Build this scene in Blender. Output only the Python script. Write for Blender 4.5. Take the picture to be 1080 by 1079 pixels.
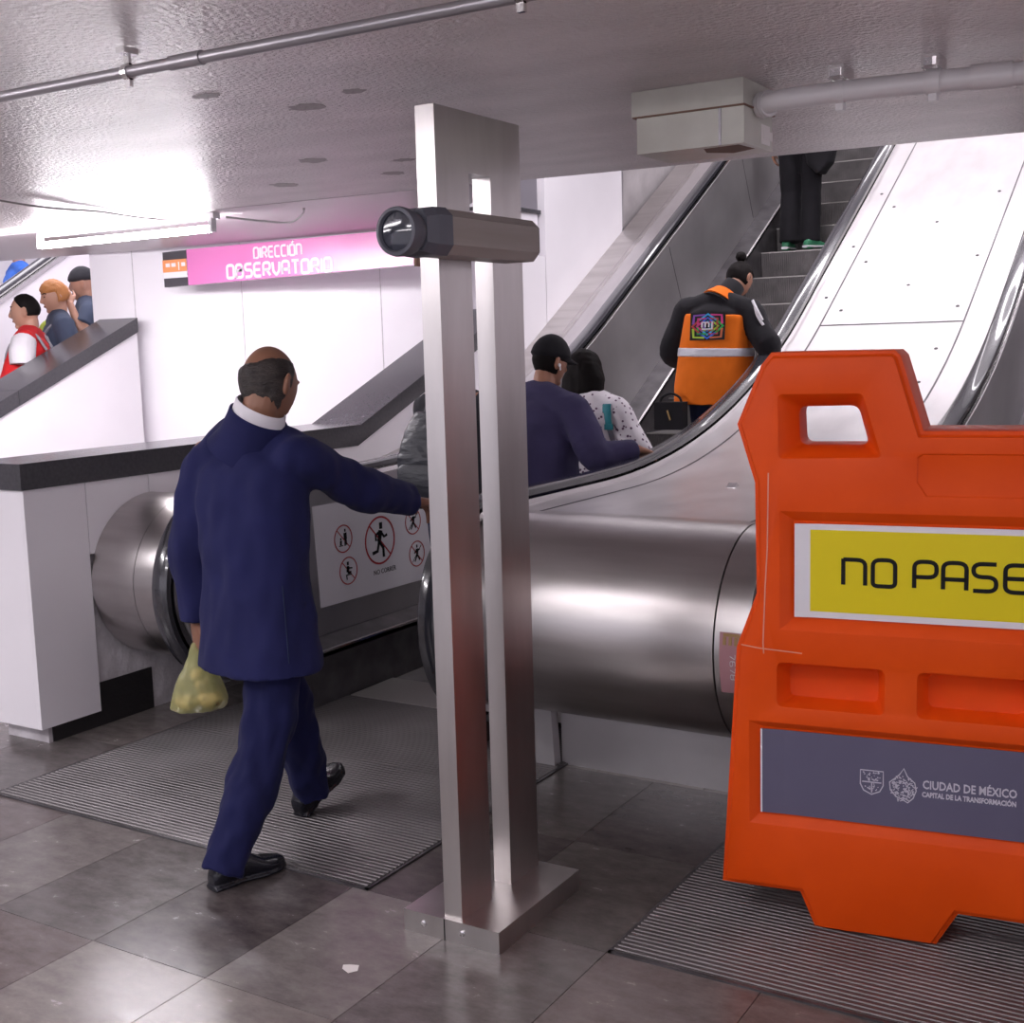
import bpy, bmesh, math, random
from math import sin, cos, pi, radians, sqrt, atan, tan, atan2, hypot
from mathutils import Vector as V, Matrix, noise

random.seed(7)
for o in list(bpy.data.objects):
    bpy.data.objects.remove(o, do_unlink=True)
SC = bpy.context.scene
COL = SC.collection

# ------------------------------------------------------------------ camera
YAW, PITCH, ROLL, FPX = radians(-31.52), radians(-7.71), radians(-1.63), 1302.4
fw = V((sin(YAW)*cos(PITCH), cos(YAW)*cos(PITCH), sin(PITCH)))
rt = V((cos(YAW), -sin(YAW), 0)); up = rt.cross(fw)
R_ = rt*cos(ROLL)+up*sin(ROLL); U_ = -rt*sin(ROLL)+up*cos(ROLL)
cam = bpy.data.cameras.new('camera'); cam.sensor_width = 36; cam.sensor_fit = 'HORIZONTAL'
cam.lens = 36*FPX/1080; cam.clip_end = 100
co = bpy.data.objects.new('camera', cam); COL.objects.link(co)
co.matrix_world = Matrix(((R_.x, U_.x, -fw.x, 0), (R_.y, U_.y, -fw.y, 0), (R_.z, U_.z, -fw.z, 1.68), (0, 0, 0, 1)))
SC.camera = co

# ------------------------------------------------------------------ world, lights, exposure
SC.view_settings.view_transform = 'Standard'; SC.view_settings.look = 'None'
SC.view_settings.gamma = 1; SC.view_settings.use_curve_mapping = False
SC.view_settings.exposure = 0.45
w = bpy.data.worlds.new('world'); SC.world = w; w.use_nodes = True
bg = w.node_tree.nodes['Background']; bg.inputs[0].default_value = (.93, .88, 1, 1); bg.inputs[1].default_value = .8

def area(name, loc, size, power, aim, col=(1, .95, 1)):
    l = bpy.data.lights.new(name, 'AREA'); l.shape = 'RECTANGLE'; l.size, l.size_y = size; l.energy = power; l.color = col
    o = bpy.data.objects.new(name, l); COL.objects.link(o); o.location = loc
    o.rotation_euler = (V(aim)-V(loc)).to_track_quat('-Z', 'Y').to_euler()
    return o
def slope_light(y, power):   # a row of lamps under the sloping well ceiling
    z = 1.10+.583*(y-6.386)+1.95
    return area('well_light', (-1.9, y, z), (4.6, .35), power, (-1.9, y+.504, z-.864))
slope_light(7.2, 55); slope_light(9.7, 60); slope_light(12.2, 50)
area('stair_light', (-8.0, 6.6, 4.6), (2.0, 2.5), 90, (-7.8, 6.0, 0))
area('alcove_fill_light', (-5.9, 4.55, 2.37), (1.6, .3), 42, (-6.1, 6.6, .2))  # added fill without a fixture, whitens the alcove wall
area('hall_light', (-3.6, -1.2, 2.36), (2.4, .3), 40, (-3.6, -1.0, 0))
area('hall_light_left', (-6.4, .9, 2.36), (1.4, .3), 50, (-6.2, 1.2, 0))

# ------------------------------------------------------------------ materials
def mat(name, col, rough=.5, metal=0, bump=None, var=None, spec=.5, trans=0, alpha=1, emit=None, sheen=0, coat=0, aniso=None):
    m = bpy.data.materials.new(name); m.use_nodes = True
    nt = m.node_tree; N = nt.nodes; L = nt.links; b = N['Principled BSDF']
    b.inputs['Base Color'].default_value = (*col, 1); b.inputs['Roughness'].default_value = rough
    b.inputs['Metallic'].default_value = metal; b.inputs['Specular IOR Level'].default_value = spec
    b.inputs['Transmission Weight'].default_value = trans; b.inputs['Alpha'].default_value = alpha
    b.inputs['Sheen Weight'].default_value = sheen; b.inputs['Coat Weight'].default_value = coat
    if emit: b.inputs['Emission Color'].default_value = (*emit[0], 1); b.inputs['Emission Strength'].default_value = emit[1]
    tc = N.new('ShaderNodeTexCoord')
    def tex(scale, stretch, detail=4):
        mp = N.new('ShaderNodeMapping'); mp.inputs['Scale'].default_value = stretch
        L.new(tc.outputs['Object'], mp.inputs[0])
        n = N.new('ShaderNodeTexNoise'); n.inputs['Scale'].default_value = scale; n.inputs['Detail'].default_value = detail
        L.new(mp.outputs[0], n.inputs['Vector']); return n
    if var:   # (scale, stretch, dark colour, light colour[, rough lo, rough hi])
        n = tex(var[0], var[1], 6); r = N.new('ShaderNodeValToRGB')
        r.color_ramp.elements[0].position = .32; r.color_ramp.elements[1].position = .68
        r.color_ramp.elements[0].color = (*var[2], 1); r.color_ramp.elements[1].color = (*var[3], 1)
        L.new(n.outputs['Fac'], r.inputs[0]); L.new(r.outputs[0], b.inputs['Base Color'])
        if len(var) > 4:
            mr = N.new('ShaderNodeMapRange'); mr.inputs[3].default_value = var[4]; mr.inputs[4].default_value = var[5]
            L.new(n.outputs['Fac'], mr.inputs[0]); L.new(mr.outputs[0], b.inputs['Roughness'])
    if bump:  # (scale, stretch, strength, distance)
        n = tex(bump[0], bump[1]); bp = N.new('ShaderNodeBump'); bp.inputs['Strength'].default_value = bump[2]
        bp.inputs['Distance'].default_value = bump[3]
        L.new(n.outputs['Fac'], bp.inputs['Height']); L.new(bp.outputs[0], b.inputs['Normal'])
    return m
I3 = (1, 1, 1)
M = {}
M['steel'] = mat('brushed_steel', (.56, .53, .52), .3, 1, (60, (.4, 14, 14), .06, .002), (5, (.3, 2.5, 2.5), (.50, .47, .46), (.62, .59, .58), .26, .36))
M['deck'] = mat('deck_steel', (.6, .58, .58), .34, 1, (40, (10, .6, .6), .04, .002), (3, (2, 1, 1), (.60, .57, .58), (.70, .67, .68), .30, .40))
M['post'] = mat('post_steel', (.6, .57, .56), .3, 1, (60, (16, 16, .4), .06, .002), (3, (3, 3, .6), (.53, .50, .49), (.64, .61, .60), .26, .36))
M['panel_steel'] = mat('balustrade_steel', (.5, .48, .49), .4, .8, None, (1.6, I3, (.47, .45, .46), (.6, .58, .59), .36, .46))
M['chrome'] = mat('chrome', (.78, .76, .76), .14, 1)
M['dark_steel'] = mat('dark_steel', (.12, .115, .12), .4, .6, None, (8, I3, (.08, .075, .08), (.15, .14, .15)))
M['rubber'] = mat('handrail_rubber', (.032, .032, .04), .2, 0, spec=.7, coat=.8)
M['step'] = mat('step_metal', (.22, .205, .205), .5, .5, None, (6, I3, (.16, .15, .15), (.26, .245, .245)))
M['step_edge'] = mat('step_edge_metal', (.5, .48, .46), .4, .8)
M['tread'] = mat('tread_plate_metal', (.2, .18, .18), .45, .55, None, (2.2, I3, (.11, .10, .10), (.19, .175, .178), .38, .5))
M['white_panel'] = mat('white_cladding', (.83, .80, .84), .3, 0, None, (1.5, I3, (.81, .78, .82), (.86, .83, .87)))
M['plaster'] = mat('rough_plaster', (.6, .57, .6), .7, 0, (30, I3, .6, .01), (9, I3, (.42, .39, .41), (.68, .65, .68)))
M['base_dark'] = mat('dark_base_paint', (.02, .018, .02), .45, 0, (40, I3, .4, .006))
M['granite'] = mat('dark_coping_stone', (.06, .057, .065), .2, 0, None, (60, I3, (.055, .053, .06), (.07, .067, .075)))
M['ceil'] = mat('ceiling_stucco', (.7, .64, .64), .32, 0, (60, (1, 1, 1), 1.0, .02), (2.2, (1, 2.2, 1), (.62, .57, .57), (.76, .70, .705)), spec=.6)
M['soffit'] = mat('soffit_paint', (.5, .44, .47), .34, 0, (6, I3, .15, .01))
M['ceil_patch'] = mat('stained_stucco', (.33, .29, .29), .5, 0, (50, I3, .6, .01))
M['concrete'] = mat('concrete_wall', (.42, .39, .4), .7, 0, (20, I3, .4, .01), (4, I3, (.36, .33, .34), (.48, .45, .46)))
M['grout'] = mat('floor_grout', (.05, .045, .043), .6)
STONES = []
for i, (a, b) in enumerate([(tuple(1.05*q for q in p_), tuple(1.05*q for q in r_)) for p_, r_ in [((.10, .088, .085), (.17, .15, .145)), ((.055, .045, .045), (.11, .092, .09)), ((.15, .13, .125), (.23, .205, .195)),
                            ((.115, .09, .087), (.19, .155, .15)), ((.085, .075, .07), (.14, .125, .118)), ((.18, .155, .145), (.26, .23, .215))]]):
    STONES.append(mat('floor_stone_%s' % ['grey', 'dark', 'light', 'reddish', 'olive', 'tan'][i], a, .2, 0, (8, I3, .05, .004), (9, (1, 1.8, 1), tuple(.84*q for q in a), tuple(1.0*q for q in b), .12, .36)))
for m_ in STONES:
    for n_ in m_.node_tree.nodes:
        if n_.type == 'TEX_NOISE': n_.inputs['Detail'].default_value = 12; n_.inputs['Roughness'].default_value = .72
M['barrier'] = mat('orange_plastic', (.8, .08, .004), .45, 0, (90, I3, .06, .002), (3.5, I3, (.75, .071, .003), (.84, .088, .005), .38, .5), spec=.22)
M['scuff'] = mat('pale_scuff', (.75, .3, .2), .6)
M['yellow'] = mat('yellow_print', (.78, .64, .015), .35, spec=.25)
M['white'] = mat('white_print', (.8, .78, .82), .4)
M['black'] = mat('black_print', (.010, .010, .011), .5, spec=.2)
M['greyblue'] = mat('grey_banner', (.135, .125, .18), .34, 0, None, (2, I3, (.12, .112, .178), (.145, .136, .205)), spec=.3)
M['logo'] = mat('pale_logo_print', (.62, .6, .68), .5)
M['pink'] = mat('pink_sign_face', (.72, .22, .5), .22)
M['charcoal'] = mat('charcoal_sign_face', (.07, .065, .075), .4)
M['orange_print'] = mat('orange_print', (.85, .33, .13), .4)
M['red_print'] = mat('red_print', (.42, .02, .03), .45)
M['sticker'] = mat('pink_sticker', (.5, .27, .3), .45)
M['gold'] = mat('gold_print', (.42, .27, .1), .5)
M['lamp'] = mat('lamp_tube', (1, 1, 1), .4, emit=((1, .95, 1), 55))
M['lamp_soft'] = mat('lamp_tube_hall', (1, 1, 1), .4, emit=((1, .95, 1), 18))
M['lamp_body'] = mat('lamp_body', (.75, .72, .76), .4)
M['box_paint'] = mat('junction_box_paint', (.56, .55, .49), .36, 0, None, (7, I3, (.5, .485, .43), (.6, .59, .53)))
M['rust'] = mat('rust', (.18, .1, .07), .8)
M['pipe_white'] = mat('white_pipe', (.66, .63, .64), .36)
M['conduit'] = mat('conduit_metal', (.36, .34, .36), .36, .7)
M['housing'] = mat('dark_grey_plastic', (.085, .087, .108), .5)
M['sensor_body'] = mat('brown_grey_metal', (.27, .235, .215), .42, .2, None, (4, (6, .4, 6), (.25, .215, .195), (.31, .27, .25)))
M['lens'] = mat('lens_glass', (.02, .022, .035), .08, 0, spec=.8)
M['paper'] = mat('paper', (.8, .76, .74), .7)
M['cable'] = mat('cable', (.2, .18, .18), .6)
# people
M['skin_tan'] = mat('skin_tan', (.36, .17, .105), .5)
M['skin_brown'] = mat('skin_brown', (.25, .115, .07), .5)
M['skin_light'] = mat('skin_light', (.5, .27, .19), .5)
M['hair'] = mat('black_hair', (.009, .007, .007), .65, 0, (40, (6, 6, 1), .4, .003), spec=.1)
M['hair_grey'] = mat('dark_thin_hair', (.028, .02, .018), .55, 0, (50, (2, 2, 5), .8, .006), (22, (1, 1, 3), (.012, .009, .008), (.045, .033, .03)))
M['hair_orange'] = mat('orange_hair', (.5, .2, .06), .5, 0, (40, (4, 4, 1), .7, .008))
def cloth(name, c, k=1.5, b=.35):
    return mat(name, c, .85, 0, (70, I3, b*.4, .003), (5, I3, tuple(x/k**.5 for x in c), tuple(min(1, x*k**.5) for x in c)), spec=.2, sheen=.04)
M['suit'] = cloth('navy_blue_suit_cloth', (.0125, .014, .068), 1.25)
M['suit_trousers'] = cloth('navy_blue_trouser_cloth', (.010, .0115, .058), 1.25)
M['shirt'] = cloth('white_shirt_cloth', (.75, .72, .76), 1.1)
M['leather'] = mat('black_leather', (.012, .012, .018), .22)
M['navy'] = cloth('navy_sweatshirt_cloth', (.045, .038, .095), 1.3)
M['blackcloth'] = cloth('black_cloth', (.014, .013, .016), 1.4)
M['darkgrey'] = cloth('dark_grey_cloth', (.035, .035, .042), 1.4)
M['pack'] = mat('backpack_nylon', (.022, .024, .034), .42, 0, (18, (1, 1, 3), .4, .01))
M['orange_cloth'] = cloth('orange_vest_cloth', (.8, .17, .012), 1.2)
M['reflect'] = mat('reflective_tape', (.62, .62, .68), .35)
M['teal'] = mat('teal_strap', (.01, .21, .25), .6)
M['greystrap'] = mat('grey_strap', (.3, .3, .34), .6)
M['jeans'] = cloth('dark_blue_cloth', (.018, .025, .065), 1.4)
M['green'] = mat('green_shoe', (.05, .25, .13), .5)
M['redcloth'] = cloth('red_jersey_cloth', (.62, .02, .025), 1.2)
M['tee'] = cloth('slate_tshirt_cloth', (.06, .075, .12), 1.3)
M['bluecloth'] = cloth('blue_jacket_cloth', (.05, .16, .6), 1.6)
M['cyan'] = mat('cyan_nylon', (.03, .4, .68), .5)
M['lime'] = mat('lime_strap', (.5, .6, .08), .6)
M['bagplastic'] = mat('yellow_bag_plastic', (.72, .72, .3), .3, 0, (14, I3, .5, .02), trans=.2, alpha=.4)
M['bagstuff'] = mat('bag_contents', (.25, .2, .12), .6, 0, None, (16, I3, (.03, .025, .02), (.85, .6, .2)))
M['eye'] = mat('dark_eye', (.02, .012, .01), .2)
M['lips'] = mat('lips', (.28, .1, .08), .5)
# white blouse with small dark dots
def dotted():
    m = mat('dotted_white_cloth', (.78, .74, .78), .85, sheen=.1); nt = m.node_tree
    tc = nt.nodes.new('ShaderNodeTexCoord'); vo = nt.nodes.new('ShaderNodeTexVoronoi'); vo.inputs['Scale'].default_value = 36
    r = nt.nodes.new('ShaderNodeValToRGB'); r.color_ramp.interpolation = 'CONSTANT'
    r.color_ramp.elements[0].color = (.12, .06, .12, 1); r.color_ramp.elements[1].position = .26; r.color_ramp.elements[1].color = (.78, .74, .78, 1)
    nt.links.new(tc.outputs['Object'], vo.inputs['Vector']); nt.links.new(vo.outputs['Distance'], r.inputs[0])
    nt.links.new(r.outputs[0], nt.nodes['Principled BSDF'].inputs['Base Color']); return m
M['dotted'] = dotted()

# ------------------------------------------------------------------ builders
def props(o, label=None, cat=None, group=None, kind=None):
    if label: o['label'] = label
    if cat: o['category'] = cat
    if group: o['group'] = group
    if kind: o['kind'] = kind
    return o
ORG = {}
def thing(name, label, cat, loc=(0, 0, 0), group=None, rz=0):
    o = bpy.data.objects.new(name, None); COL.objects.link(o); o.location = loc; o.rotation_euler = (0, 0, rz)
    o.empty_display_size = .1; ORG[o] = (0, 0, 0) if rz else tuple(loc)
    return props(o, label, cat, group)
def new(name, bm, m, parent=None, smooth=35, bevel=0, origin=None, segs=2):
    """links one mesh object; vertices are world coordinates (local ones under a turned parent)"""
    if bevel:
        es = [e for e in bm.edges if len(e.link_faces) == 2 and e.calc_face_angle(0) > .5]
        bmesh.ops.bevel(bm, geom=es, offset=bevel, segments=segs, affect='EDGES', clamp_overlap=True, profile=.6)
    bmesh.ops.recalc_face_normals(bm, faces=bm.faces)
    org = V(ORG[parent]) if parent is not None else V(origin or (0, 0, 0))
    if parent is None and origin is None and bm.verts:
        lo = [min(v.co[i] for v in bm.verts) for i in range(3)]; hi = [max(v.co[i] for v in bm.verts) for i in range(3)]
        org = V(((lo[0]+hi[0])/2, (lo[1]+hi[1])/2, lo[2]))
    bmesh.ops.translate(bm, verts=bm.verts, vec=-org)
    me = bpy.data.meshes.new(name); bm.to_mesh(me); bm.free()
    for mm in (m if isinstance(m, (list, tuple)) else [m]): me.materials.append(mm)
    o = bpy.data.objects.new(name, me); COL.objects.link(o); ORG[o] = tuple(org)
    if smooth:
        for p in me.polygons: p.use_smooth = True
        me.set_sharp_from_angle(angle=radians(smooth))
    if parent is not None: o.parent = parent
    else: o.location = org
    return o
def struct(name, bm, m, **k):
    return props(new(name, bm, m, **k), kind='structure')
def NB(): return bmesh.new()
def face(bm, vs, mi=0):
    try:
        f = bm.faces.new(vs); f.material_index = mi; return f
    except ValueError: return None
def box(bm, x0, x1, y0, y1, z0, z1, mi=0):
    v = [bm.verts.new((x, y, z)) for z in (z0, z1) for x, y in ((x0, y0), (x1, y0), (x1, y1), (x0, y1))]
    for q in ((3, 2, 1, 0), (4, 5, 6, 7), (0, 1, 5, 4), (1, 2, 6, 5), (2, 3, 7, 6), (3, 0, 4, 7)): face(bm, [v[i] for i in q], mi)
    return bm
def prism(bm, pts, f0, f1, mi=0):
    """pts 2-D polygon; f0, f1 map a 2-D point to the two end rings"""
    a = [bm.verts.new(f0(p)) for p in pts]; b = [bm.verts.new(f1(p)) for p in pts]; n = len(pts)
    face(bm, a, mi); face(bm, b[::-1], mi)
    for i in range(n): face(bm, [a[i], b[i], b[(i+1) % n], a[(i+1) % n]], mi)
    return bm
def prism_x(bm, pts, x0, x1, mi=0): return prism(bm, pts, lambda p: (x0, p[0], p[1]), lambda p: (x1, p[0], p[1]), mi)
def prism_y(bm, pts, y0, y1, mi=0): return prism(bm, pts, lambda p: (p[0], y0, p[1]), lambda p: (p[0], y1, p[1]), mi)
def prism_z(bm, pts, z0, z1, mi=0): return prism(bm, pts, lambda p: (p[0], p[1], z0), lambda p: (p[0], p[1], z1), mi)
def rings(bm, rs, caps=True, closed=False, mi=0):
    vs = [[bm.verts.new(p) for p in r] for r in rs]; n = len(vs[0])
    m = len(vs)
    for i in range(m if closed else m-1):
        a, b = vs[i], vs[(i+1) % m]
        for j in range(n): face(bm, [a[j], a[(j+1) % n], b[(j+1) % n], b[j]], mi)
    if caps and not closed: face(bm, vs[0][::-1], mi); face(bm, vs[-1], mi)
    return bm
def catmull(P, n=6):
    P = [V(p) for p in P]
    if len(P) < 3:
        return [P[0].lerp(P[-1], i/n) for i in range(n+1)]
    Q = [2*P[0]-P[1]]+P+[2*P[-1]-P[-2]]; out = []
    for i in range(1, len(Q)-2):
        for k in range(n):
            t = k/n; a, b, c, d = Q[i-1:i+3]
            out.append(.5*((2*b)+(c-a)*t+(2*a-5*b+4*c-d)*t*t+(3*b-a-3*c+d)*t**3))
    out.append(P[-1]); return out
def tube(bm, pts, rad, seg=12, smooth=0, flat=1, upv=None, caps=True, mi=0):
    pts = [V(p) for p in pts]
    if not isinstance(rad, (list, tuple)): rad = [rad]*len(pts)
    if smooth:
        k = len(pts); rr = []
        for i in range(k-1):
            for j in range(smooth): rr.append(rad[i]+(rad[i+1]-rad[i])*j/smooth)
        rr.append(rad[-1]); pts = catmull(pts, smooth)
        if len(pts) != len(rr): rr = [rad[0]+(rad[-1]-rad[0])*i/(len(pts)-1) for i in range(len(pts))]
        rad = rr
    u = V(upv) if upv else None; rs = []
    for i, p in enumerate(pts):
        t = (pts[min(i+1, len(pts)-1)]-pts[max(i-1, 0)]).normalized()
        if u is None: u = t.orthogonal()
        u = (u-t*u.dot(t)); u = u.normalized() if u.length > 1e-6 else t.orthogonal().normalized()
        s = t.cross(u)
        rs.append([p+(u*cos(2*pi*j/seg)*flat+s*sin(2*pi*j/seg))*rad[i] for j in range(seg)])
    return rings(bm, rs, caps, mi=mi)
def loft(bm, secs, seg=28, power=2.4, caps=True):
    """secs: (centre, half-width vector, half-depth vector)"""
    rs = []
    for c, a, b in secs:
        c, a, b = V(c), V(a), V(b); r = []
        for j in range(seg):
            t = 2*pi*j/seg; x, y = cos(t), sin(t)
            r.append(c+a*math.copysign(abs(x)**(2/power), x)+b*math.copysign(abs(y)**(2/power), y))
        rs.append(r)
    return rings(bm, rs, caps)
def ball(bm, c, r, mtx=None, seg=16):
    r = r if isinstance(r, (tuple, list)) else (r, r, r)
    T = Matrix.Translation(V(c)) @ (mtx.to_4x4() if mtx else Matrix()) @ Matrix.Diagonal((*r, 1))
    bmesh.ops.create_uvsphere(bm, u_segments=seg, v_segments=max(6, seg//2), radius=1, matrix=T); return bm
def lathe(bm, prof_, c, ax, seg=40):
    """prof_: (radius, distance along axis)"""
    ax = V(ax).normalized(); u = ax.orthogonal().normalized(); s = ax.cross(u)
    return rings(bm, [[V(c)+ax*d+(u*cos(2*pi*j/seg)+s*sin(2*pi*j/seg))*max(r, 1e-4) for j in range(seg)] for r, d in prof_])
def evaluated(bm, mods):
    """applies modifiers given as (type, {settings}) and returns the result as a fresh bmesh"""
    me = bpy.data.meshes.new('tmp'); bm.to_mesh(me); bm.free(); o = bpy.data.objects.new('tmp', me); COL.objects.link(o)
    for t, s in mods:
        m = o.modifiers.new(t, t)
        for k, v in s.items(): setattr(m, k, v)
    dg = bpy.context.evaluated_depsgraph_get(); dg.update(); e = o.evaluated_get(dg)
    r = bmesh.new(); r.from_mesh(e.to_mesh()); e.to_mesh_clear()
    bpy.data.objects.remove(o, do_unlink=True); bpy.data.meshes.remove(me); return r
def blend(bm, voxel, smooth=3, amp=0, freq=(9, 9, 4), fac=.5):
    bmesh.ops.recalc_face_normals(bm, faces=bm.faces)
    r = evaluated(bm, [('REMESH', {'mode': 'VOXEL', 'voxel_size': voxel}), ('SMOOTH', {'iterations': smooth, 'factor': fac})])
    if amp:
        r.normal_update()
        for v in r.verts:
            p = V((v.co.x*freq[0], v.co.y*freq[1], v.co.z*freq[2]))
            d = noise.noise(p)+.5*noise.noise(p*2.3+V((5, 1, 3)))
            v.co += v.normal*amp*(d-.15)
    return r
# stroke lettering ----------------------------------------------------------
def fillet(pl, r=.18, n=5):
    pl = [V((*p, 0)) for p in pl]; out = [pl[0]]
    for i in range(1, len(pl)-1):
        a, b, c = pl[i-1:i+2]; d1 = (a-b); d2 = (c-b); q = min(r, d1.length*.5, d2.length*.5)
        p0, p2 = b+d1.normalized()*q, b+d2.normalized()*q
        for k in range(n+1):
            t = k/n; out.append((1-t)**2*p0+2*t*(1-t)*b+t*t*p2)
    return [(p.x, p.y) for p in out+[pl[-1]]]
LOOP = [(.3, 0), (0, 0), (0, 1), (.62, 1), (.62, 0), (.3, 0)]
GL = {'O': [LOOP], 'D': [[(0, 0), (0, 1), (.62, 1), (.62, 0), (0, 0)]], 'N': [[(0, 0), (0, 1)], [(0, .97), (.62, .97), (.62, 0)]], 'I': [[(0, 0), (0, 1)]],
      'P': [[(0, 0), (0, 1), (.6, 1), (.6, .42), (0, .42)]], 'A': [[(0, 0), (0, 1), (.62, 1), (.62, 0)], [(0, .38), (.62, .38)]],
      'S': [[(.6, 1), (0, 1), (0, .52), (.6, .52), (.6, 0), (0, 0)]], 'E': [[(.6, 1), (0, 1), (0, 0), (.6, 0)], [(0, .5), (.55, .5)]],
      'R': [[(0, 0), (0, 1), (.6, 1), (.6, .45), (0, .45)], [(.3, .45), (.62, 0)]], 'C': [[(.6, 1), (0, 1), (0, 0), (.6, 0)]],
      'B': [[(0, 0), (0, 1), (.56, 1), (.56, .53), (0, .53)], [(.3, .53), (.62, .53), (.62, 0), (0, 0)]], 'V': [[(0, 1), (.05, .3), (.31, 0), (.57, .3), (.62, 1)]],
      'T': [[(0, 1), (.64, 1)], [(.32, 1), (.32, 0)]], '7': [[(0, 1), (.6, 1), (.25, 0)]], '6': [[(.55, 1), (0, 1), (0, 0), (.6, 0), (.6, .5), (0, .5)]],
      '8': [[(.3, .5), (0, .5), (0, 1), (.6, 1), (.6, .5), (.3, .5)], [(.3, .5), (0, .5), (0, 0), (.6, 0), (.6, .5), (.3, .5)]]}
def ribbon(bm, pl, wd, P, th=.0012, mi=0):
    """pl 2-D polyline; P(u, v, d) maps to space"""
    pl = [q for i, q in enumerate(pl) if i == 0 or hypot(q[0]-pl[i-1][0], q[1]-pl[i-1][1]) > 1e-6]
    n = len(pl); L = []
    for i in range(n):
        a, b = pl[max(i-1, 0)], pl[min(i+1, n-1)]
        if pl[0] == pl[-1] and i in (0, n-1): a, b = pl[n-2], pl[1]
        dx, dy = b[0]-a[0], b[1]-a[1]; l = hypot(dx, dy) or 1; L.append((-dy/l*wd/2, dx/l*wd/2))
    ends = []
    for (u, v), (a, b) in zip(pl, L):
        ends.append([bm.verts.new(P(u+a, v+b, 0)), bm.verts.new(P(u-a, v-b, 0)), bm.verts.new(P(u-a, v-b, th)), bm.verts.new(P(u+a, v+b, th))])
    for p, q in zip(ends, ends[1:]):
        for j in range(4): face(bm, [p[j], p[(j+1) % 4], q[(j+1) % 4], q[j]], mi)
    face(bm, ends[0], mi); face(bm, ends[-1][::-1], mi)
def write(bm, text, u0, v0, h, wd, P, width=None, gap=.3, space=.6, xs=1):
    adv = []; x = 0
    for ch in text:
        adv.append(x)
        if ch == ' ': x += space
        else: x += (max(p[0] for s in GL[ch.upper().replace('Ó', 'O')] for p in s)+gap)*xs
    k = (width/(x-gap*xs)) if width else h
    for ch, a in zip(text, adv):
        if ch == ' ': continue
        if ch == 'Ó': ribbon(bm, [(u0+(a+.3)*k, v0+1.12*h), (u0+(a+.5)*k, v0+1.35*h)], wd, P)
        for s in GL[ch.upper().replace('Ó', 'O')]:
            rr = .24 if ch != 'V' else .1
            ribbon(bm, [(u0+(a+p[0]*xs)*k, v0+p[1]*h) for p in fillet(s, rr)], wd, P)
def font_text(name, txt, size, P3, ux, vy, m, parent, th=.001, width=None, align='LEFT', bold=0):
    """built-in sans lettering turned into a mesh lying in the plane (ux, vy)"""
    c = bpy.data.curves.new('tmp', 'FONT'); c.body = txt; c.size = size; c.extrude = th/2; c.offset = bold; c.resolution_u = 2; c.align_x = align
    o = bpy.data.objects.new('tmp', c); COL.objects.link(o); dg = bpy.context.evaluated_depsgraph_get(); dg.update()
    b = bmesh.new(); e = o.evaluated_get(dg); b.from_mesh(e.to_mesh()); e.to_mesh_clear(); bpy.data.objects.remove(o, do_unlink=True)
    ux, vy = V(ux), V(vy); n = ux.cross(vy); k = 1
    if width:
        xs = [v.co.x for v in b.verts]; k = width/(max(xs)-min(xs))
    for v in b.verts: v.co = V(P3)+ux*v.co.x*k+vy*v.co.y+n*v.co.z
    return new(name, b, m, parent, smooth=0)

# ================================================================== SETTING
ZC = 2.4
# floor of stone slabs
bm = NB(); box(bm, -13, 5, -6, 16, -.2, -.004); struct('floor', bm, M['grout'], smooth=0, origin=(0, 0, 0))
tone = {(0, -4): 3, (0, -3): 2, (0, -2): 0, (0, -1): 1, (0, 0): 2, (0, 1): 0, (0, 2): 3, (-1, -3): 2, (-1, -2): 3, (-1, -1): 5, (-1, 0): 5, (-1, 1): 0, (-1, 2): 4, (-1, 3): 3,
        (1, 0): 1, (1, 1): 4, (1, 2): 4, (2, 0): 4, (2, 1): 1, (0, 3): 0, (0, -5): 2, (1, -5): 0, (1, -4): 4}
tiles = [NB() for _ in STONES]
for r in range(-12, 20):
    y0 = 2.235+.64*r
    off = 0 if -3 < r < 3 else random.choice((0, .2))
    for k in range(-22, 16):
        x0 = -2.39+.447*k+off
        if y0 > 13: continue
        t = tone.get((r, k), random.randrange(6)); g = .0012
        box(tiles[t], x0+g, x0+.447-g, y0+g, y0+.64-g, -.02, 0)
for b, m in zip(tiles, STONES):
    struct('floor_slabs', b, m, smooth=0, origin=(0, 0, 0))
# ceiling: main slab with an edge a little askew, lowered paint strip to the left, both one thickness
bm = NB(); prism_z(bm, [(-4.62, -6), (5, -6), (5, 5.30), (-.81, 5.0), (-2.87, 4.842), (-4.35, 4.75), (-4.62, 4.73)], ZC, ZC+.5)
prism_z(bm, [(-13, -6), (-4.62, -6), (-4.62, 4.93), (-13, 4.25)], ZC, ZC+.5)
struct('ceiling', bm, M['ceil'], smooth=0, origin=(0, 0, ZC))
bm = NB(); prism_z(bm, [(-13, 4.25), (-4.62, 4.93), (-4.60, 4.70), (-2.95, 4.80), (-3.55, 5.46), (-4.44, 6.28), (-7.3, 6.08), (-7.7, 6.04), (-13, 5.6)], ZC-.002, ZC+.4)
struct('ceiling_soffit', bm, M['soffit'], smooth=0, origin=(0, 0, ZC))
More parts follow.
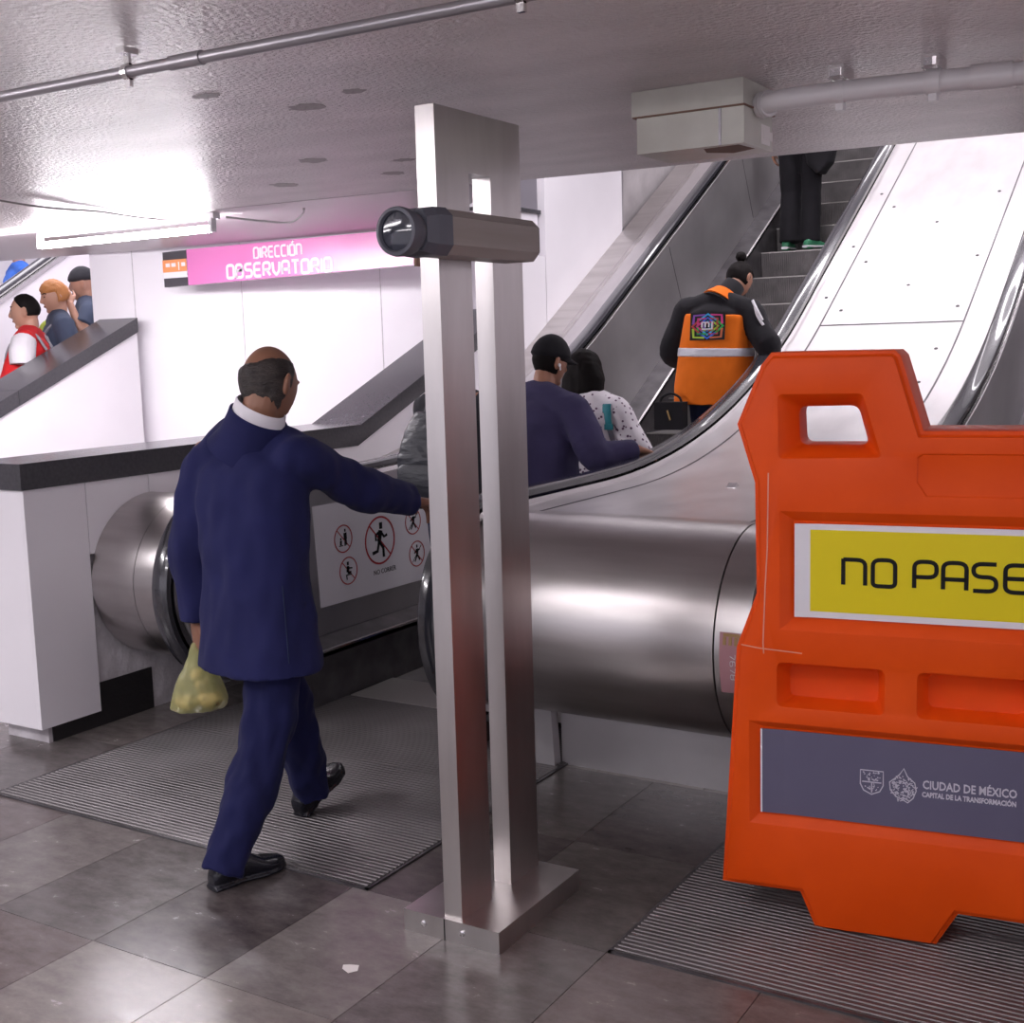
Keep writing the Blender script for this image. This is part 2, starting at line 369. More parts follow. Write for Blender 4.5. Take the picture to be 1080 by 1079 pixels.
# stains in the stucco
STAINS = [(-2.60, 2.65, .05, .028), (-2.49, 2.957, .06, .045), (-2.24, 2.863, .034, .03), (-3.165, 3.775, .06, .05), (-3.72, 4.24, .06, .06), (-3.15, 4.27, .05, .045), (-2.9, 4.0, .05, .03)]
for i, (x, y, a, b) in enumerate(STAINS):
    bm = NB(); prism_z(bm, [(x+a*cos(t)*(1+.7*noise.noise(V((cos(t)*3, sin(t)*3, i*3)))), y+b*sin(t)*(1+.7*noise.noise(V((cos(t)*3, sin(t)*3, i*3+9))))) for t in [2*pi*k/24 for k in range(24)]], ZC-.0012, ZC+.01)
    struct('ceiling_stain', bm, M['ceil_patch'], smooth=0)
# parapet wall on the left of the escalator, white panels over plaster
XP = -4.48
bm = NB()
prism_x(bm, [(3.40, .0), (9.1, 0), (9.1, 2.0), (8.3, 1.6), (7.87, 1.6), (7.86, 1.98), (5.65, 1.10), (3.40, 1.10)], XP-.30, XP-.025)
struct('wall_parapet_core', bm, M['plaster'], smooth=0)
bm = NB()
box(bm, XP-.025, XP, 3.35, 3.672, .075, 1.125)
struct('wall_panel_front', bm, M['white_panel'], smooth=0, bevel=.003)
bm = NB(); box(bm, XP-.34, XP-.0255, 3.35, 3.375, .075, 1.125)
struct('wall_panel_end', bm, M['white_panel'], smooth=0, bevel=.003)
bm = NB(); box(bm, XP-.025, XP, 3.676, 4.038, .80, 1.125); struct('wall_panel_short', bm, M['white_panel'], smooth=0, bevel=.002)
bm = NB()
prism_x(bm, [(4.042, .86), (7.86, .86), (7.86, 2.3), (7.31, 2.3), (7.31, 1.81), (5.62, 1.125), (4.042, 1.125)], XP-.025, XP)
struct('wall_panel_long', bm, M['white_panel'], smooth=0)
bm = NB(); box(bm, XP-.29, XP-.02, 3.42, 4.0, 0, .2); struct('baseboard_left', bm, M['base_dark'], smooth=0, bevel=.006)
# coping of the parapet: level run then rising
c0, c1 = (3.335, 1.125), (5.70, 1.125)
bm = NB(); prism_x(bm, [(3.335, 1.125), (5.61, 1.125), (7.31, 1.812), (7.31, 1.930), (5.645, 1.245), (3.335, 1.238)], XP-.36, XP+.012)
o = new('wall_coping', bm, M['granite'], smooth=0, bevel=.004); props(o, kind='structure')
# upper wall beside the well: projecting panel with sloped foot, recessed part to its left, concrete further up
bm = NB(); prism_x(bm, [(7.87, 1.79), (9.02, 2.40), (9.12, 2.44), (9.12, 4.2), (7.87, 4.2)], XP-.06, XP)
struct('wall_upper_panel', bm, M['white_panel'], smooth=0, bevel=.003)
bm = NB(); prism_x(bm, [(7.32, 1.4), (7.85, 1.4), (7.85, 2.60), (7.32, 2.60)], XP-.36, XP-.05)
struct('wall_recess_panel', bm, M['white_panel'], smooth=0)
bm = NB(); box(bm, XP-.36, XP-.03, 7.31, 7.868, 2.60, 2.625); struct('trim_recess_cap', bm, M['granite'], smooth=0)
bm = NB(); box(bm, XP-.42, XP-.366, 7.0, 8.0, .5, 4.6); struct('wall_recess_back', bm, M['white_panel'], smooth=0)
bm = NB(); prism_x(bm, [(8.0, 0), (18, 0), (18, 8), (8.0, 8), (8.0, 4.2), (9.16, 4.2), (9.16, 1.9), (8.0, 1.3)], XP-.4, XP-.08); struct('wall_well_left', bm, M['concrete'], smooth=0)
bm = NB(); prism_x(bm, [(9.13, 1.5), (9.13, 4.2), (9.17, 4.2), (9.17, 1.5)], XP-.05, XP-.01); struct('trim_panel_edge', bm, M['conduit'], smooth=0)
# plastered kerb rising along the concrete
bm = NB()
tube(bm, [(XP-.06, 8.9, 2.02), (XP-.06, 13.6, 4.76)], .11, 16, flat=1)
struct('trim_plaster_kerb', bm, M['white_panel'])
# back of the alcove, the wall that carries the sign
WA = lambda x: 6.2+(x+7.33)*.304
bm = NB(); prism_z(bm, [(-7.33, 6.2), (-4.86, WA(-4.86)), (-4.86, 7.2), (-7.33, 6.45)], 0, 4.4); struct('wall_alcove', bm, M['white_panel'], smooth=0)
for i, x in enumerate((-7.0, -6.19, -5.2)):
    bm = NB(); prism_z(bm, [(x-.003, WA(x)-.002), (x+.003, WA(x)-.002), (x+.003, WA(x)+.01), (x-.003, WA(x)+.01)], 0, 2.5); struct('trim_joint_%d' % (i+1), bm, M['plaster'], smooth=0)
# second parapet on the far left with its sloping coping
sl = .4535
zc2 = lambda y: 1.942+(y-6.197)*sl
bm = NB(); prism_x(bm, [(2.2, 0), (6.197, 0), (6.197, zc2(6.197)-.10), (2.2, zc2(2.2)-.10)], -7.25, -6.885); struct('wall_stair_parapet', bm, M['white_panel'], smooth=0)
bm = NB(); prism_x(bm, [(2.2, zc2(2.2)-.1), (5.165, zc2(5.165)-.1), (5.165, zc2(5.165)), (2.2, zc2(2.2))], -7.265, -6.87)
prism_x(bm, [(5.169, zc2(5.169)-.1), (6.197, zc2(6.197)-.1), (6.197, zc2(6.197)), (5.169, zc2(5.169))], -7.265, -6.87)
props(new('stair_coping', bm, M['granite'], smooth=0), kind='structure')
# stairs behind it
for i in range(18):
    y = 4.56+.33*i; bm = NB(); box(bm, -8.95, -7.27, y, y+.345, max(0, .15*i-.25), .15*(i+1)); struct('floor_stair_step', bm, M['concrete'], smooth=0)
zr = lambda y: 2.19+(y-6.666)*.6
bm = NB(); prism_x(bm, [(3.2, 0), (12, 0), (12, zr(12)-.06), (3.2, zr(3.2)-.06)], -9.15, -9.0); struct('wall_stair_divider', bm, M['white_panel'], smooth=0)
for i in range(14):
    y = 4.6+.33*i; bm = NB(); box(bm, -10.7, -9.17, y, y+.345, 0, .13*(i+1)); struct('floor_far_step', bm, M['concrete'], smooth=0)
bm = NB(); box(bm, -11.2, -10.8, -6, 16, 0, 8); struct('wall_left', bm, M['white_panel'], smooth=0)
bm = NB(); box(bm, -10.9, -7.2, 12.2, 12.5, 0, 8); struct('wall_stair_back', bm, M['white_panel'], smooth=0)
bm = NB(); box(bm, -7.3, -7.0, 6.5, 12.3, 0, 8); struct('wall_stair_right', bm, M['white_panel'], smooth=0)
# right-hand wall of the well and the far end, hall walls behind the viewer
bm = NB(); box(bm, 1.0, 1.3, 5.2, 18, 0, 9); struct('wall_well_right', bm, M['white_panel'], smooth=0)
bm = NB(); zw = lambda y: 1.10+.583*(y-6.386)+2.05
prism_x(bm, [(5.3, zw(5.3)+.2), (16, zw(16)), (16, zw(16)+.3), (5.3, zw(5.3)+.6)], -4.9, 1.3); struct('ceiling_well', bm, M['white_panel'], smooth=0)
bm = NB(); box(bm, -4.9, 1.3, 16, 16.3, 0, 9); struct('wall_well_end', bm, M['white_panel'], smooth=0)

# ================================================================== ESCALATORS
TH = atan(.583); YB = 4.896; RR = 1.49/tan(TH/2)
def prof(Y, off=0):
    """height of the handrail top"""
    if Y < YB: z = 1.10
    elif Y < YB+RR*sin(TH): z = 1.10+RR-sqrt(RR*RR-(Y-YB)**2)
    else: z = 1.10+.583*(Y-6.386)
    return z+off
YEND = 14.0
YS = [4.1+.1*i for i in range(8)]+[4.896+.15*i for i in range(20)]+[8.0, 9, 10, 11, 12, 13, YEND]
CY, CZ = 4.04, .66
def arc(r, a0, a1, n=30, cy=CY, cz=CZ):
    return [(cy+r*cos(radians(a0+(a1-a0)*i/n)), cz+r*sin(radians(a0+(a1-a0)*i/n))) for i in range(n+1)]
def stepz(Y):
    t = min(1, max(0, (Y-4.6)/2.6)); return max(0.0, prof(Y)-1.10+.10*t*t)
def escalator(name, xl, xr, label, lw, rw, detail=True):
    """xl, xr: handrail centre lines; lw, rw: outer limits of the cladding either side"""
    t = thing(name, label, 'escalator', ((xl+xr)/2, 4.6, 0))
    for s, xh, xo in ((1, xl, lw), (-1, xr, rw)):
        # handrail loop
        path = [(4.42, .222), (4.25, .222)]+arc(.438, -90, -270, 36)+[(y, prof(y)) for y in YS]
        P = [V((xh, y, z-0.018 if i > 38 else z)) for i, (y, z) in enumerate(path)]
        bm = NB(); rs = []
        for i, p in enumerate(P):
            d = (P[min(i+1, len(P)-1)]-P[max(i-1, 0)]).normalized(); n = V((0, -d.z, d.y))
            if i <= 38: p = p-n*.018 if False else p
            cs = [(-.046, -.012), (-.044, .010), (-.032, .018), (.032, .018), (.044, .010), (.046, -.012), (.03, -.02), (-.03, -.02)]
            rs.append([p+V((a, 0, 0))+n*b for a, b in cs])
        rings(bm, rs); new('handrail', bm, M['rubber'], t, smooth=50)
        # chrome guide right under the handrail
        bm = NB(); rs = []
        for i, p in enumerate(P):
            d = (P[min(i+1, len(P)-1)]-P[max(i-1, 0)]).normalized(); n = V((0, -d.z, d.y))
            rs.append([p+V((a, 0, 0))+n*b for a, b in ((-.052, -.05), (-.052, -.024), (.052, -.024), (.052, -.05))])
        rings(bm, rs); new('handrail_guide', bm, M['chrome'], t, smooth=50)
        # narrow body below the handrail
        xa, xb = xh-.05, xh+.05
        bm = NB(); xin = xh+s*.055
        top = [(y, prof(y)-.065) for y in YS]
        bot = [(YEND, prof(YEND)-.84)]+[(y, max(0.29, prof(y)-.84)) for y in YS[::-1][1:]]
        prism_x(bm, arc(.385, -90, -270, 36)+top+bot, xh-s*.04, xin)
        new('balustrade_panel', bm, M['panel_steel'], t, smooth=40)
        bm = NB(); lathe(bm, [(.375, 0), (.375, .012), (.33, .03), (.25, .012), (.22, .0), (0.001, .0)], (xin, CY, CZ), (s, 0, 0), 48)
        new('newel_cap', bm, M['chrome'], t, smooth=50)
        # ledge and skirt at the foot of the panel
        bm = NB(); xs = xh+s*.205
        q = [(y, max(.285, prof(y)-.835)) for y in [4.12]+YS[1:]]
        rings(bm, [[(xin-s*.01, y, z+.004), (xs, y, z-.02), (xs, y, z-.05), (xin-s*.01, y, z-.05)] for y, z in q]); new('skirt_ledge', bm, M['dark_steel'], t, smooth=40)
        bm = NB(); rings(bm, [[(xs-s*.012, y, z-.0175), (xs+s*.003, y, z-.02), (xs+s*.003, y, z-.030), (xs-s*.012, y, z-.030)] for y, z in q]); new('ledge_lip', bm, M['chrome'], t, smooth=40)
        bm = NB(); prism_x(bm, [(y, z-.03) for y, z in q]+[(YEND, prof(YEND)-2)]+[(y, max(0, prof(y)-1.9)) for y in YS[::-1][1:-1]]+[(4.12, 0)], min(xs, xs-s*.02), max(xs, xs-s*.02))
        new('skirt_panel', bm, M['dark_steel'], t, smooth=0)
        # seams between the balustrade sheets
        if detail:
            for y in (7.25, 8.75, 10.25):
                bm = NB(); z0 = prof(y)-.10; z1 = prof(y+.35)-.82-.02
                prism_x(bm, [(y, z0), (y+.005, z0), (y+.30, z1), (y+.295, z1)], min(xin, xin+s*.0012), max(xin, xin+s*.0012)); new('panel_seam', bm, M['black'], t, smooth=0)
    return t
def cladding(parent, x0, x1, y0=4.05, drop=0, xs=None):
    """barrel shaped newel and deck between x0 and x1"""
    bm = NB()
    pts = arc(.38, 90, 270, 40, 4.05)+[(4.26, .28), (4.26, .14), (YEND, .14)]+[(y, prof(y)-.068) for y in YS[::-1][:-1]]
    prism_x(bm, pts, x0, x1)
    return new('newel_barrel', bm, M['steel'], parent, smooth=40)
def deck_sheet(parent, name, x0, x1, y0=4.05, z0=0, z1=0, ys=None, th=.004):
    bm = NB(); Y = [y for y in (ys or YS) if y >= y0]; Y = [y0]+Y if Y[0] > y0 else Y
    a = [(x, y, prof(y)-.068+dz+h) for (x, dz) in ((x0, z0), (x1, z1)) for h in (0, th) for y in Y]
    n = len(Y); rs = []
    for i, y in enumerate(Y):
        b = prof(y)-.068; rs.append([(x0, y, b+z0), (x1, y, b+z1), (x1, y, b+z1+th), (x0, y, b+z0+th)])
    rings(bm, rs); return new(name, bm, M['deck'], parent, smooth=30)
E1L, E1R, E2L, E2R = -3.965, -2.58, -1.31, .075
esc = escalator('escalator', E1L, E1R, 'grey steel escalator in use, rising in front of the person in the blue suit', XP, -1.5)
# left cladding of the first one, ends at the parapet
bm = NB(); prism_x(bm, arc(.38, 90, 270, 40, 4.05)+[(4.26, .28), (4.26, .14), (YEND, .14)]+[(y, prof(y)-.14) for y in YS[::-1][:-1]], XP+.002, -4.21)
new('newel_barrel', bm, M['steel'], esc, smooth=40)
bm = NB(); prism_x(bm, arc(.38, 90, 270, 40, 4.05)+[(4.26, .28), (4.26, .14), (YEND, .14)]+[(y, prof(y)-.068) for y in YS[::-1][:-1]], -4.207, -4.005)
new('newel_barrel', bm, M['steel'], esc, smooth=40)
deck_sheet(esc, 'deck_strip', -4.17, -4.02)
deck_sheet(esc, 'deck_strip', -4.475, -4.175, z0=-.2, z1=0, y0=6.6)
cladding(esc, -2.53, -1.503)
deck_sheet(esc, 'deck_strip', -2.53, -2.386)
deck_sheet(esc, 'deck_cover', -2.382, -1.532, ys=[y for y in YS if y < 7.6]+[7.59])
deck_sheet(esc, 'deck_cover', -2.382, -1.532, y0=7.595)
bm = NB()
for x, y in [(-2.42, 6.6), (-1.6, 7.75), (-2.3, 7.75), (-1.6, 8.3), (-2.3, 8.3), (-1.62, 9.1), (-2.3, 9.0), (-1.95, 8.0), (-1.95, 8.75), (-2.44, 7.9), (-2.44, 8.5), (-2.44, 9.2), (-1.62, 6.9), (-1.62, 7.3)]:
    bm = NB(); lathe(bm, [(.011, 0), (.011, .003), (.006, .006), (.001, .006)], (x, y, prof(y)-.064), (0, -sin(atan(.5)), cos(atan(.5))), 10)
    new('deck_screw', bm, M['dark_steel'], esc)
for x in (-2.384, -1.530):
    bm = NB(); rings(bm, [[(x-.005, y, prof(y)-.0635), (x+.005, y, prof(y)-.0635), (x+.005, y, prof(y)-.062), (x-.005, y, prof(y)-.062)] for y in YS]); new('deck_seam', bm, M['dark_steel'], esc, smooth=0)
bm = NB(); box(bm, -2.38, -1.534, 7.588, 7.598, prof(7.593)-.068, prof(7.593)-.061); new('deck_seam', bm, M['dark_steel'], esc, smooth=0)
bm = NB(); box(bm, -2.36, -1.5, 4.18, 4.27, 0, .5); new('base_plinth', bm, M['panel_steel'], esc, smooth=0)
bm = NB(); prism(bm, [(-2.47, .28), (-2.375, .28), (-2.36, 0), (-2.445, 0)], lambda p: (p[0], 4.12, p[1]), lambda p: (p[0], 4.17, p[1])); new('support_leg', bm, M['panel_steel'], esc, smooth=0)
bm = NB()   # stop bracket on the deck
prism_x(bm, [(5.02, 1.03), (5.1, 1.03), (5.06, 1.055)], -1.99, -1.95); new('deck_bracket', bm, M['chrome'], esc, smooth=0)
esc2 = escalator('escalator', E2L, E2R, 'second steel escalator closed off behind the orange barrier', -1.5, .6, False)
cladding(esc2, -1.497, -1.36); deck_sheet(esc2, 'deck_strip', -1.528, -1.36)
cladding(esc2, .125, .96); deck_sheet(esc2, 'deck_cover', .125, .96)
# sticker on the second newel
bm = NB(); a = arc(.3815, 168, 199, 10, 4.05)
rings(bm, [[(-1.478, y, z), (-1.39, y, z), (-1.39, y-.001, z), (-1.478, y-.001, z)] for y, z in a])
st = new('sticker', bm, M['sticker'], esc2, smooth=50)
st['label'] = 'pink number sticker'
def PS(u, v, d): an = radians(168+31*(1-v)); return V((-1.478+u*.088, 4.05+cos(an)*(.383+d), .66+sin(an)*(.383+d)))
def PSr(u, v, d): return PS(u, v, d)
bm = NB()
for k in (.2, .42, .64): ribbon(bm, [(k, .8), (k, .93)], .12, PS)
ribbon(bm, [(.14, .96), (.76, .96)], .05, PS); ribbon(bm, [(.78, .8), (.78, .96)], .08, PS)
b_ = new('sticker_emblem', bm, M['gold'], st, smooth=0)
bm = NB()
write(bm, '7678', 0, 0, 1, .11, lambda u, v, d: PS(.42+v*.2, .66-u*.13, d), gap=.25)
new('sticker_number', bm, M['white'], st, smooth=0)
# steps
NOSE = [7.98+.39*k for k in range(-8, 13)]
def make_steps(t, xa, xb, nose):
    zs = [stepz(y) for y in nose]
    for i in range(len(nose)):
        y, z = nose[i], zs[i]; zp = zs[i-1] if i else 0
        y1 = nose[i+1] if i+1 < len(nose) else y+.39
        bm = NB(); n = int((xb-xa)/.0175)
        pr = []
        for k in range(n):   # cleats of the riser
            x = xa+(xb-xa)*k/n; wd = (xb-xa)/n
            pr += [(x, 0), (x+wd*.5, 0), (x+wd*.5, .008), (x+wd, .008)]
        f = lambda yy, zz: (lambda p: (p[0], yy+p[1], zz))
        poly = pr+[(xb, y1+.03-y), (xa, y1+.03-y)]
        prism(bm, poly, lambda p: (p[0], y+p[1]+(.03 if p[1] < .02 else 0), zp-.05), lambda p: (p[0], y+p[1], z))
        o = new('step', bm, M['step'], t, smooth=0)
        bm = NB(); box(bm, xa, xb, y-.001, y+.01, z-.008, z+.002); new('step_edge', bm, M['step_edge'], o, smooth=0)
make_steps(esc, -3.755, -2.79, NOSE)
make_steps(esc2, -1.10, -.135, [y for y in NOSE if y < 9])
# landing plates of fine ribs along X
def plate(t, x0, x1, y0, y1):
    bm = NB(); pts = []; n = int((y1-y0)/.021); d = (y1-y0)/n
    for i in range(n):
        y = y0+i*d; pts += [(y, .0065), (y+.3*d, .0065), (y+.42*d, .0095), (y+.88*d, .0095)]
    prism_x(bm, pts+[(y1, .001), (y0, .001)], x0, x1); return new('landing_plate', bm, M['tread'], t, smooth=0)
for t, x0, x1 in ((esc, -4.15, -2.345), (esc2, -1.48, .33)):
    plate(t, x0, x1, 2.885, 3.82); plate(t, x0, x1, 3.826, 4.56)
    bm = NB(); box(bm, x0-.012, x0, 2.873, 4.2, .0, .006); box(bm, x1, x1+.012, 2.873, 4.2, .0, .006); box(bm, x0-.012, x1+.012, 2.873, 2.883, 0, .006)
    new('plate_frame', bm, M['dark_steel'], t, smooth=0)
    bm = NB(); box(bm, (x0+x1)/2-.5, (x0+x1)/2+.5, 4.56, 4.9, 0, .012); new('comb_plate', bm, M['step_edge'], t, smooth=0)

# safety poster on the inner balustrade
XI = E1L+.055+.0015
pst = thing('safety_poster', 'white safety notice with prohibition symbols on the escalator side panel', 'poster', (XI, 4.62, .42))
bm = NB(); prism_x(bm, [(4.56, .427), (5.60, .415), (5.60, .93), (4.53, .93)], XI, XI+.0015); new('sheet', bm, M['white'], pst, smooth=0)
PP = lambda u, v, d: V((XI+.0016+d, u, v))
def ring2d(bm, cu, cv, r, wd, slash=True):
    ribbon(bm, [(cu+r*cos(2*pi*i/36), cv+r*sin(2*pi*i/36)) for i in range(37)], wd, PP)
    if slash: ribbon(bm, [(cu-r*.7, cv+r*.7), (cu+r*.7, cv-r*.7)], wd*.8, PP)
def disc2d(bm, cu, cv, r): ribbon(bm, [(cu-r*.5, cv), (cu+r*.5, cv)], r*1.7, PP)
def figure(kind, cu, cv, r):
    b = NB(); S = lambda pl, wd: ribbon(b, [(cu+x*r, cv+y*r) for x, y in pl], wd*r, PP)
    if kind == 'run':
        S([(-.02, .62), (.18, .62)], .28); S([(.05, .42), (-.08, -.05)], .26); S([(.05, .38), (.28, .12), (.5, .18)], .12); S([(0, .38), (-.3, .25), (-.28, 0)], .12)
        S([(-.05, -.05), (.2, -.35), (.22, -.75)], .15); S([(-.08, -.05), (-.2, -.45), (-.55, -.5)], .15)
    elif kind == 'sit':
        S([(-.15, .55), (.05, .55)], .26); S([(-.05, .35), (-.1, -.1)], .28); S([(-.1, -.15), (.3, -.15)], .18); S([(-.3, -.3), (.35, -.3)], .08); S([(-.25, -.3), (-.2, -.65)], .1); S([(.0, .2), (.45, .15)], .1)
    elif kind == 'child':
        S([(.15, .6), (.3, .6)], .22); S([(.22, .42), (.24, -.05)], .34); S([(.2, 0), (.18, -.55)], .13); S([(.3, 0), (.36, -.5)], .13)
        S([(-.35, .0), (-.22, .0)], .18); S([(-.28, -.12), (-.3, -.45)], .2); S([(-.5, -.5), (-.05, -.5)], .07)
    else:
        S([(-.05, .6), (.1, .6)], .24); S([(.02, .4), (.05, -.05)], .26); S([(.05, -.05), (-.3, -.6)], .13); S([(.05, -.05), (.35, -.55)], .13); S([(.0, .35), (-.35, .05)], .11); S([(.05, .35), (.4, .3)], .11); S([(.6, .6), (-.6, -.6)], .06)
    return b
for kind, cu, cv, r in (('child', 4.752, .742, .068), ('run', 5.05, .69, .122), ('sit', 4.782, .575, .068), ('climb', 5.37, .568, .068), ('lean', 5.345, .748, .068)):
    b = NB(); ring2d(b, cu, cv, r, .010 if r > .1 else .006); s = new('prohibition_ring', b, M['red_print'], pst, smooth=0)
    new('pictogram', figure(kind, cu, cv, r), M['black'], s, smooth=0)
font_text('caption', 'NO CORRER', .036, (XI+.0018, 4.985, .514), (0, 1, 0), (0, 0, 1), M['black'], pst, width=.19)
for tx, u, v, wd in (('NO JUGAR', 4.70, .645, .1), ('NO SENTARSE', 4.725, .478, .11), ('NO SUBIR', 5.32, .47, .09), ('NO SALIR', 5.30, .655, .09)):
    pass

# ================================================================== STANCHION WITH SENSOR
stn = thing('sensor_stanchion', 'brushed steel two-legged gantry post bolted to a low floor box', 'post', (-1.91, 2.95, 0))
bm = NB(); box(bm, -2.075, -1.75, 2.72, 3.19, 0, .065); new('base_box', bm, M['post'], stn, smooth=0, bevel=.003)
bm = NB(); box(bm, -1.935, -1.932, 2.7185, 2.7205, 0, .064); new('base_seam', bm, M['black'], stn, smooth=0)
for x in (-2.005, -1.872):
    bm = NB(); lathe(bm, [(.009, 0), (.009, .003), (.004, .005), (.001, .005)], (x, 2.7195, .035), (0, -1, 0), 12); new('base_screw', bm, M['chrome'], stn)
bm = NB(); prism_x(bm, [(2.733, .065), (2.89, .065), (2.89, 2.144), (3.0, 2.144), (3.0, .065), (3.163, .065), (3.163, 2.305), (2.733, 2.305)], -1.94, -1.88)
new('twin_leg_frame', bm, M['post'], stn, smooth=0, bevel=.0025)
sen = thing('sensor_camera', 'dark lensed sensor in a brown-grey case fixed across the steel gantry post', 'camera', (-1.81, 2.8, 1.9))
def octo(w, h, c=.3): return [(-w, -h*(1-c*1.4)), (-w*(1-c), -h), (w*(1-c), -h), (w, -h*(1-c*1.4)), (w, h*(1-c*1.2)), (w*(1-c), h), (-w*(1-c), h), (-w, h*(1-c*1.2))]
sx, sz = -1.811, 1.962
def sec(y, w, h): return [(sx+a, y, sz+b) for a, b in octo(w, h)]
bm = NB(); rings(bm, [sec(2.60, .066, .056), sec(3.03, .066, .056)]); new('case', bm, M['sensor_body'], sen, smooth=0, bevel=.002)
bm = NB(); rings(bm, [sec(3.03, .064, .054), sec(3.036, .064, .054)]); new('end_cap', bm, M['housing'], sen, smooth=0)
bm = NB(); rings(bm, [sec(2.515, .05, .05), sec(2.55, .062, .058), sec(2.60, .069, .059)]); new('front_housing', bm, M['housing'], sen, smooth=0, bevel=.003)
bm = NB(); lathe(bm, [(.05, .05), (.057, .03), (.060, 0), (.058, -.012), (.050, -.014), (.046, -.008), (.046, .004)], (sx-.004, 2.47, sz-.004), (0, 1, 0), 40)
hd = new('lens_hood', bm, M['housing'], sen)
bm = NB(); lathe(bm, [(.0465, -.006), (.03, -.010), (.001, -.012)], (sx-.004, 2.47, sz-.004), (0, 1, 0), 32); new('lens', bm, M['lens'], sen)

# ================================================================== BARRIER
P0 = (-1.0, 3.27, 0)
bar = thing('safety_barrier', 'large orange plastic barrier with NO PASE sign in the right foreground', 'barrier', P0, rz=radians(8.5))
cx = .57
half = [(-.03, 0), (-.075, .105), (-.30, .105), (-.256, .81), (-.199, .968), (-.203, 1.28), (-.252, 1.443), (-.185, 1.605), (-.158, 1.638), (.165, 1.637), (.18, 1.622), (.240, 1.424)]
outl = half+[(2*cx-x, z) for x, z in half[::-1]]+[(2*cx-.29, 0), (2*cx-.35, .105), (.35, .105), (.29, 0)]
bm = NB(); prism_y(bm, outl, 0, .26)
bmesh.ops.recalc_face_normals(bm, faces=bm.faces)
es = [e for e in bm.edges if len(e.link_faces) == 2 and any(abs(f.normal.y) > .9 for f in e.link_faces)]
bmesh.ops.bevel(bm, geom=es, offset=.016, segments=3, affect='EDGES', clamp_overlap=True)
def frustum(q0, q1, y0, y1):
    b = NB(); rings(b, [[(x, y0, z) for x, z in q0], [(x, y1, z) for x, z in q1]]); bmesh.ops.recalc_face_normals(b, faces=b.faces); return b
rect = lambda x0, x1, z0, z1: [(x0, z0), (x1, z0), (x1, z1), (x0, z1)]
def ext(q0, q1, d, y0=0):   # frustum grown a little in front of the face
    k = .01/d; q = [(a[0]+(a[0]-b[0])*k, a[1]+(a[1]-b[1])*k) for a, b in zip(q0, q1)]
    return frustum(q, q1, y0-.01, y0+d)
def rnd(q, r=.014, n=4):
    m = len(q); out = []
    for i in range(m):
        a, b, c = V((*q[i-1], 0)), V((*q[i], 0)), V((*q[(i+1) % m], 0)); d1, d2 = (a-b).normalized()*r, (c-b).normalized()*r
        for k in range(n+1):
            t = k/n; p = (1-t)**2*(b+d1)+2*t*(1-t)*b+t*t*(b+d2); out.append((p.x, p.y))
    return out
mir = lambda q: [(2*cx-x, z) for x, z in q]
cut = []
for d in (0, 1):
    ho = [(-.138, 1.525), (.086, 1.525), (.137, 1.354), (-.135, 1.349)]; hi = [(-.093, 1.488), (.067, 1.490), (.097, 1.383), (-.088, 1.382)]
    if d: ho, hi = mir(ho), mir(hi)
    cut.append(ext(rnd(ho), rnd(hi, .022), .07)); cut.append(frustum(rnd(hi, .022), rnd(hi, .022), .05, .21))
    k = .01/.07; q = [(a[0]+(a[0]-b[0])*k, a[1]+(a[1]-b[1])*k) for a, b in zip(rnd(ho), rnd(hi, .022))]
    cut.append(frustum(rnd(hi, .022), q, .19, .27))
cut.append(ext(rect(-.132, 2*cx+.132, .872, 1.205), rect(-.098, 2*cx+.098, .900, 1.176), .030))
cut.append(ext(rect(-.218, 2*cx+.218, .300, .603), rect(-.190, 2*cx+.190, .324, .582), .026))
for c in (.006, .381, .759, 1.134):
    cut.append(ext(rnd(rect(c-.146, c+.146, .650, .778), .02), rnd(rect(c-.122, c+.122, .664, .758), .02), .075))
cut.append(ext([(.226, 1.29), (.25, 1.252), (2*cx-.25, 1.252), (2*cx-.226, 1.29), (2*cx-.226, 1.355), (2*cx-.24, 1.366), (.24, 1.366), (.226, 1.355)],
               [(.229, 1.291), (.252, 1.255), (2*cx-.252, 1.255), (2*cx-.229, 1.291), (2*cx-.229, 1.353), (2*cx-.242, 1.363), (.242, 1.363), (.229, 1.353)], .004))
me = bpy.data.meshes.new('tmp'); bm.to_mesh(me); bm.free(); bo = bpy.data.objects.new('tmp', me); COL.objects.link(bo)
tmp = []
for c in cut:
    m2 = bpy.data.meshes.new('tmp'); c.to_mesh(m2); c.free(); o2 = bpy.data.objects.new('tmp', m2); COL.objects.link(o2); tmp.append(o2)
    md = bo.modifiers.new('b', 'BOOLEAN'); md.operation = 'DIFFERENCE'; md.object = o2; md.solver = 'EXACT'
md = bo.modifiers.new('v', 'BEVEL'); md.width = .005; md.segments = 2; md.limit_method = 'ANGLE'; md.angle_limit = radians(25)
dg = bpy.context.evaluated_depsgraph_get(); dg.update(); e = bo.evaluated_get(dg)
bm = bmesh.new(); bm.from_mesh(e.to_mesh()); e.to_mesh_clear()
for o in [bo]+tmp: bpy.data.objects.remove(o, do_unlink=True)
new('body', bm, M['barrier'], bar, smooth=40)
bm = NB(); PF = lambda u, v, d: V((u, -.0002-d, v))
ribbon(bm, [(-.163, 1.31), (-.166, 1.10), (-.172, .99), (-.178, .83), (-.176, .80)], .0035, PF, .0006); new('scuff_mark', bm, M['scuff'], bar, smooth=0)
bm = NB(); ribbon(bm, [(-.240, .822), (-.19, .815), (-.07, .808)], .003, PF, .0006); new('scuff_mark', bm, M['scuff'], bar, smooth=0)
